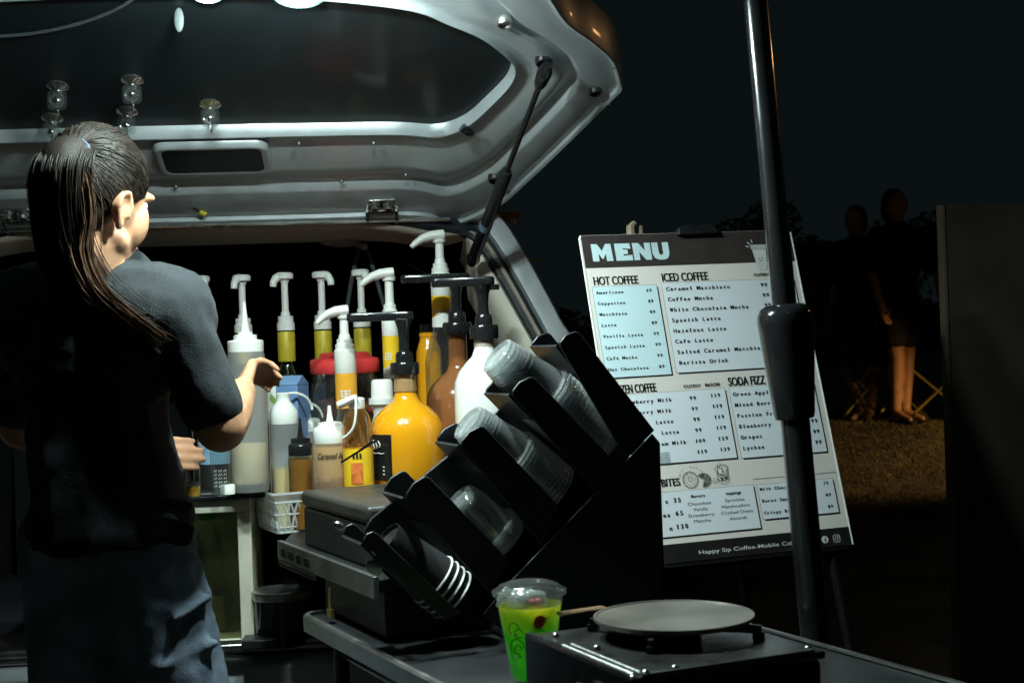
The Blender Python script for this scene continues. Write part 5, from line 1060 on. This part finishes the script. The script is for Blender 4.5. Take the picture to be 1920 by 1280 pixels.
# leafy growth in the dark
def plant(name, label, cat, loc, rad, nl, trunk, colr, leaf=.05, group=None, nclump=14):
    t = thing(name, label, cat, loc, rng.uniform(0, 6), group); rx, ry, rz_ = rad; cz = trunk + rz_ * .92; vs = []; fs = []
    cl = []
    for i in range(nclump):
        d_ = Vector(rng.normal(0, 1, 3)).normalized(); f = rng.uniform(.25, .85); cl.append((Vector((d_.x * rx * f, d_.y * ry * f, cz + d_.z * rz_ * f)), rng.uniform(.28, .48) * min(rad)))
    for i in range(nl):
        c, r_ = cl[i % nclump]; dv3 = Vector(rng.normal(0, 1, 3)); dv3 *= min(1, 1.75 / dv3.length); p = c + dv3 * r_ * .55
        if p.z < .03: p.z = .03 + abs(p.z) * .2
        q = Euler(tuple(rng.uniform(0, 6.28, 3))).to_matrix(); l = leaf * rng.uniform(.6, 1.3); k_ = len(vs)
        vs += [tuple(p + q @ Vector(v)) for v in ((0, -l, 0), (l * .42, 0, l * .1), (0, l, 0), (-l * .42, 0, l * .1))]; fs.append((k_, k_ + 1, k_ + 2, k_ + 3))
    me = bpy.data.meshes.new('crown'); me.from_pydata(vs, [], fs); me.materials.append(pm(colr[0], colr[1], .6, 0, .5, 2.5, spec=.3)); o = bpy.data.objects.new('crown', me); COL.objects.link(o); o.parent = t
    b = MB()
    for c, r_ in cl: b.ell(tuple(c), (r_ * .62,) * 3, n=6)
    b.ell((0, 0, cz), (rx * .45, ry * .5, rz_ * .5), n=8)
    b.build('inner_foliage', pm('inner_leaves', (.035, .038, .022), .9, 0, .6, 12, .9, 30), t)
    b = MB(); b.tube([(0, 0, -.1), (.02, .01, trunk * .6 + .1), (.0, .0, cz)], [.03 + .02 * rz_, .025 + .012 * rz_, .01], 8)
    for c, r_ in cl[:6]: b.tube([(0, 0, trunk + .1), tuple(c * .6 + Vector((0, 0, (trunk + .1) * .4))), tuple(c)], [.018, .012, .005], 6)
    b.build('trunk', pm('bark', (.09, .07, .05), .9, 0, .3, 20), t)
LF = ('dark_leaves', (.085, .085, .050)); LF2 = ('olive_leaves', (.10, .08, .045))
for i, (x, y, rad, nl, tr, lf, lb) in enumerate((
    (.50, 6.4, (.8, .6, .70), 5200, .1, LF, 'dark bush in the gap just right of the car'), (1.05, 7.3, (.75, .6, .70), 5200, .15, LF2, 'brownish bush behind the menu board'),
    (2.7, 12.6, (2.3, 1.0, .95), 9000, .2, LF, 'dark bush on the bank behind the two people'), (5.6, 12.8, (1.6, 1.0, .9), 5200, .2, LF, 'large dark bush at the back right behind the brown board'))):
    plant('leafy_bush' if tr < .5 else 'small_tree', lb, 'bush' if tr < .5 else 'tree', (x, y, gz(x, y)), rad, nl, tr, lf, .036, 'bushes in the dark')

# ================================================================== the barista, seen from behind
YB = 2.2; kb_ = S(YB); V = lambda px, py, dy=0.0: P(px, py, YB + dy)
fx = V(200, 960, .04); per = thing('person', 'person with long ponytail in charcoal T-shirt and jeans preparing a drink at the counter', 'person', (fx.x, fx.y, 0))
pl0 = Vector(per.location); L = lambda px, py, dy=0.0: V(px, py, dy) - pl0
HYAW = R(23); hc = L(184, 372, .0)
hR = Matrix.Rotation(-HYAW, 3, 'Z') @ Matrix.Rotation(R(-14), 3, 'X') @ Matrix.Rotation(R(4), 3, 'Y')
hd_ = lambda x, y, z: hc + hR @ (Vector((x, y, z)) * .92)
shR, shL = L(328, 604, -.03), L(20, 590, .10); elR, elL = L(413, 800, -.02), L(40, 800, .26); hdR, hdL = L(452, 736, .17), L(218, 850, .34)
hip = L(212, 985, .04); z0_ = -0.0
hipR, hipL = L(264, 1010, .03), L(136, 1010, .06); knR = Vector((hipR.x + .085, hipR.y + .03, .46)); knL = Vector((hipL.x + .01, hipL.y + .02, .46)); anR = Vector((knR.x + .01, knR.y - .04, .07)); anL = Vector((knL.x - .01, knL.y - .05, .07))
def hand(b, wrist, d, up, curl, sg, s=1.0):
    """palm, four unequal bent fingers and a side thumb; d = along the hand, up = back of the hand"""
    d = d.normalized(); up = (up - d * up.dot(d)).normalized(); x = d.cross(up) * sg
    for i in range(4):
        o_ = (i - 1.5) * .0185 * s; b.cap(wrist + d * .012 + x * o_ * .6, wrist + d * .085 * s + x * o_, .015 * s, .012 * s, 8)
        ln = (.036, .042, .040, .031)[i] * s; p = wrist + d * .088 * s + x * o_; a_ = curl * .4; r_ = .0092 * s
        for j in range(3):
            dir_ = d * math.cos(a_) - up * math.sin(a_); q = p + dir_ * ln * (1, .75, .6)[j]; b.cap(p, q, r_, r_ * .92, 8); p = q; r_ *= .92; a_ += curl * .55
    p = wrist + d * .03 * s - x * .026 * s; q = p + (d * .6 - x * .75 - up * .35).normalized() * .038 * s; b.cap(p, q, .0125 * s, .0105 * s, 8); b.cap(q, q + (d * .85 - x * .25 - up * .5).normalized() * .032 * s, .0105 * s, .009 * s, 8)
b = MB()
b.ell(hd_(0, -.006, .022), (.072, .090, .086), rot=hR * .92); b.ell(hd_(0, .030, -.052), (.056, .062, .058), rot=hR * .92); b.ell(hd_(0, .066, -.088), (.026, .024, .022), rot=hR * .92)
b.cap(hd_(.045, .01, -.070), hd_(.012, .072, -.092), .020, .018); b.cap(hd_(-.045, .01, -.070), hd_(-.012, .072, -.092), .020, .018)
for sg in (-1, 1): b.ell(hd_(.046 * sg, .040, -.030), (.024, .034, .044), rot=hR * .92); b.ell(hd_(.030 * sg, .078, .026), (.024, .012, .010), rot=hR * .92)
b.cap(hd_(0, .078, .018), hd_(0, .090, -.020), .008, .010); b.ell(hd_(0, .088, -.054), (.022, .010, .006), rot=hR * .92); b.ell(hd_(0, .086, -.066), (.019, .010, .006), rot=hR * .92)
for sg in (-1, 1):        # ears: rim, lobe and bowl
    b.ell(hd_(.073 * sg, -.028, -.026), (.009, .020, .026), rot=hR * .92); b.ell(hd_(.074 * sg, -.024, -.052), (.007, .010, .012), rot=hR * .92)
    b.tube([hd_(.079 * sg, -.012, -.042), hd_(.082 * sg, -.010, -.018), hd_(.085 * sg, -.024, .002), hd_(.086 * sg, -.042, -.006), hd_(.084 * sg, -.044, -.028), hd_(.078 * sg, -.032, -.052)], .0052, 8)
nb_ = L(190, 522, .03)
b.chain([hd_(0, -.028, -.050), hd_(0, -.03, -.09), nb_], [.052, .050, .058])
b.chain([L(190, 560, .05), L(180, 650, .06), L(185, 800, .06), L(205, 930, .05)], [.080, .092, .085, .082]); b.chain([L(90, 590, .09), L(270, 592, .01)], [.075, .075])
b.chain([shR, elR, ], [.046, .040]); b.chain([elR, elR.lerp(hdR, .35), hdR], [.040, .039, .026]); b.chain([shL, elL], [.046, .039]); b.chain([elL, elL.lerp(hdL, .35), hdL], [.039, .037, .026])
b.chain([nb_, shR], [.05, .045]); b.chain([nb_, shL], [.05, .045])
b.ell(hip, (.108, .085, .09))
for h_, k_, a_ in ((hipR, knR, anR), (hipL, knL, anL)):
    b.chain([h_, k_, a_], [.068, .050, .034]); b.ell(k_.lerp(a_, .35) + Vector((0, -.02, 0)), (.045, .05, .10)); b.chain([a_, a_ + Vector((.02, .13, -.04))], [.034, .026])
hand(b, hdR, Vector((-.02, .85, .42)), Vector((-.8, -.2, .5)), 1.35, 1, .82)
hand(b, hdL, Vector((.95, .15, -.04)), Vector((.1, -.95, .15)), .6, -1, .88)
body = blob(b, 'body', SKIN, per, .0042, 5)
for sg in (-1, 1):
    e = MB(); e.ell(hd_(.030 * sg, .072, .010), (.0115, .0105, .0105), n=10); ey = e.build('eye', pm('eye_white', (.75, .73, .70), .15), per); MB().ell(hd_(.030 * sg, .0805, .008), (.0055, .004, .0055), n=8).build('iris', pm('dark_iris', (.03, .015, .01), .1), ey)
MB().tube([hd_(-.020, .094, -.059), hd_(0, .098, -.0585), hd_(.020, .094, -.059)], [.003, .005, .003], 8, .6).build('lips', pm('lips', (.42, .14, .11), .4), per)
# hair: cap drawn back to the tie, then the ponytail
tie = L(140, 292, -.075)
hm = bpy.data.materials.new('black_hair'); hm.use_nodes = True; nt = hm.node_tree; bs = nt.nodes['Principled BSDF']
bs.inputs['Base Color'].default_value = (.016, .012, .010, 1); bs.inputs['Roughness'].default_value = .5; bs.inputs['Specular IOR Level'].default_value = .12
tc = nt.nodes.new('ShaderNodeTexCoord'); sb = nt.nodes.new('ShaderNodeVectorMath'); sb.operation = 'SUBTRACT'; sb.inputs[1].default_value = tie; nm = nt.nodes.new('ShaderNodeVectorMath'); nm.operation = 'NORMALIZE'
nz = nt.nodes.new('ShaderNodeTexNoise'); nz.inputs['Scale'].default_value = 26; nz.inputs['Detail'].default_value = 6; nz.inputs['Roughness'].default_value = .7
nt.links.new(tc.outputs['Object'], sb.inputs[0]); nt.links.new(sb.outputs[0], nm.inputs[0]); nt.links.new(nm.outputs[0], nz.inputs['Vector'])
bp = nt.nodes.new('ShaderNodeBump'); bp.inputs['Strength'].default_value = .45; bp.inputs['Distance'].default_value = .004; nt.links.new(nz.outputs[0], bp.inputs['Height']); nt.links.new(bp.outputs[0], bs.inputs['Normal'])
rp = nt.nodes.new('ShaderNodeValToRGB'); rp.color_ramp.elements[0].position = .35; rp.color_ramp.elements[1].position = .72; rp.color_ramp.elements[0].color = (.008, .006, .006, 1); rp.color_ramp.elements[1].color = (.018, .012, .009, 1)
nt.links.new(nz.outputs[0], rp.inputs[0]); nt.links.new(rp.outputs[0], bs.inputs['Base Color'])
b = MB(); b.ell(hd_(0, -.014, .034), (.0785, .096, .086), rot=hR * .92); b.ell(hd_(0, -.046, -.028), (.066, .052, .062), rot=hR * .92); b.ell(hd_(0, .024, .068), (.060, .050, .040), rot=hR * .92); b.ell(tie, (.015, .015, .015))
b.cap(hd_(.0, -.066, .05), tie, .026, .014); b.ell(hd_(.055, -.030, -.006), (.020, .030, .040), rot=hR * .92); b.ell(hd_(-.055, -.030, -.006), (.020, .030, .040), rot=hR * .92)
hair = blob(b, 'hair', hm, per, .0045, 6)
MB().tube([tie + Vector((.024 * math.cos(i * .5236), -.014 + .008 * math.sin(i * .5236), .022 * math.sin(i * .5236))) for i in range(13)], .006, 8).build('hair_tie', pm('navy_elastic', (.02, .03, .06), .8), hair)
# combed strands from the hairline back to the tie
b = MB(); hl = [(0, .082, .082), (.040, .074, .066), (.064, .050, .038), (.073, .018, .004), (.070, -.030, -.012), (.064, -.048, -.050), (.034, -.078, -.078), (0, -.086, -.082), (-.034, -.078, -.078), (-.064, -.048, -.050), (-.070, -.030, -.012), (-.073, .018, .004), (-.064, .050, .038), (-.040, .074, .066), (0, .082, .082)]
hl = crom([Vector(p) for p in hl], 8); hRi = hR.inverted(); tl_ = hRi @ (tie - hc) / .92; ec = Vector((0, -.018, .018)); er = Vector((.0815, .0985, .1035))
for k_ in range(1500):
    st_ = hl[rng.integers(0, len(hl))].copy(); f0 = rng.uniform(0, .55) if k_ % 2 else rng.uniform(0, .05); pts = []; jit = rng.normal(0, 1, 3); lift = rng.uniform(.985, 1.018)
    for i_ in range(9):
        f = f0 + (1 - f0) * i_ / 8; p = st_.lerp(tl_, f) + Vector(jit) * .006 * math.sin(math.pi * f); d_ = p - ec; n_ = math.sqrt((d_.x / er.x) ** 2 + (d_.y / er.y) ** 2 + (d_.z / er.z) ** 2)
        q_ = ec + d_ * (lift / max(n_, .2)); w_ = max(0, (f - .58) / .42); q_ = q_.lerp(tl_ + Vector(jit) * .005, w_ * w_); pts.append(hc + hR @ (q_ * .92))
    r_ = rng.uniform(.0007, .0015); b.tube(pts, [r_ * .5] + [r_] * 8, 4)
b.build('combed_strands', pm('hair_strands', (.011, .008, .006), .50, 0, .75, 60, spec=.16), hair, sharp=180)
# ponytail: dense bundle hanging down the back and sweeping to the right
core = crom([tie + Vector((.004, .018, .004)), L(128, 284, -.085), L(108, 322, -.112), L(104, 400, -.108), L(112, 480, -.10), L(140, 548, -.10), L(196, 598, -.105), L(250, 634, -.098), L(296, 668, -.085)], 6)
nC = len(core); wC = [.014 + .026 * math.sin(min(1, i / 9) * 1.57) - .030 * (max(0, i - 14) / (nC - 15)) ** .8 for i in range(nC)]
pc_ = MB(); pc_.tube(core, [max(.004, w_ * .88) * min(1, .2 + i / 5) for i, w_ in enumerate(wC)], 20, .75); pc_.build('ponytail', hm, hair, sharp=180); b = MB()
for k_ in range(620):
    a_ = rng.uniform(0, 6.28); r0 = rng.uniform(.72, 1.06); ln = rng.uniform(.62, 1.0); pts = []; ph = rng.uniform(0, 6.28); fl = (rng.uniform(0, 1) ** 8) * .05
    for i in range(0, int(nC * ln), 2):
        f = i / nC; w_ = max(.003, wC[i]) * r0 * min(1, .25 + i / 5); pts.append(core[i] + Vector((math.cos(a_ + .5 * f) * w_ + math.sin(ph + f * 5) * .0015 + fl * f, math.sin(a_ + .5 * f) * w_ * .75, math.cos(a_ + .5 * f) * w_ * .6 * min(1, max(0, (i - 18) / 10)) + fl * f * .5)))
    r_ = rng.uniform(.0006, .0012); b.tube(pts, [r_ * (1 - .55 * j / len(pts)) for j in range(len(pts))], 4)
b.build('ponytail_strands', MATS['hair_strands'], hair, sharp=180)
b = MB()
for k_ in range(130):          # brown lock, the light on the ponytail's edge put into its colour
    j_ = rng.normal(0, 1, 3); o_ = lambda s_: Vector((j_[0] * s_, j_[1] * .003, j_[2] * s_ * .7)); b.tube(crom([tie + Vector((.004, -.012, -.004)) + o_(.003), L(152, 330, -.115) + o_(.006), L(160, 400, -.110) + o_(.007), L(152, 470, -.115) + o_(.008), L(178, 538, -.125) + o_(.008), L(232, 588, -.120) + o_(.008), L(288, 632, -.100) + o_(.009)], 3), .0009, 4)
b.build('loose_lock', pm('lit_brown_hair', (.095, .052, .032), .55, 0, .6, 60, spec=.15), hair, sharp=None)
# T-shirt
b = MB()
b.chain([L(190, 565, .05), L(178, 650, .06), L(182, 800, .065), L(206, 930, .05), L(212, 1000, .045)], [.10, .115, .114, .122, .126]); b.chain([L(60, 598, .10), L(300, 598, -.005)], [.092, .090])
b.chain([L(120, 640, .09), L(260, 640, .03)], [.10, .098]); b.ell(L(206, 975, .045), (.136, .108, .07))
b.chain([nb_ + Vector((0, 0, -.025)), shR + Vector((-.02, 0, .012))], [.064, .058]); b.chain([nb_ + Vector((0, 0, -.025)), shL + Vector((.02, 0, .012))], [.064, .058])
b.chain([shR, shR.lerp(elR, .80)], [.055, .049]); b.chain([shL, shL.lerp(elL, .75)], [.058, .054])
for px0, py0, px1, py1 in ((320, 640, 400, 690), (330, 675, 415, 735), (300, 938, 350, 948), (270, 972, 354, 992), (285, 1004, 350, 1012)): b.cap(L(px0, py0, -.050), L(px1, py1, -.035), .009, .012)
shirt = blob(b, 'shirt', SHIRT, per, .007, 3, .010, .07); zh_ = L(206, 1024).z
for v_ in shirt.data.vertices:
    if v_.co.z < zh_: v_.co.z = zh_ + (v_.co.z - zh_) * .08 + .006 * math.sin(v_.co.x * 40)
# jeans
b = MB(); b.ell(hip + Vector((-.008, 0, -.01)), (.122, .100, .08))
for h_, k_, a_ in ((hipR, knR, anR), (hipL, knL, anL)):
    b.chain([h_, h_.lerp(k_, .5), k_, k_.lerp(a_, .5), a_ + Vector((0, .0, -.005))], [.086, .083, .068, .062, .056])
for px0, py0, px1, py1, r_ in ((300, 1078, 366, 1040, .008), (330, 1160, 396, 1120, .008), (300, 1250, 408, 1205, .007)): b.cap(L(px0, py0, -.044), L(px1 - 8, py1, .0), r_, r_ * 1.1)
blob(b, 'jeans', DENIM, per, .0065, 6, .012, .05)
for a_ in (anR, anL):
    b = MB(); b.chain([Vector((a_.x, a_.y - .05, .035)), Vector((a_.x + .01, a_.y + .06, .034)), Vector((a_.x + .02, a_.y + .15, .028))], [.036, .042, .036]); b.v = [(x, y, max(0.0, z)) for x, y, z in b.v]; b.build('shoe', BLACKM, per)
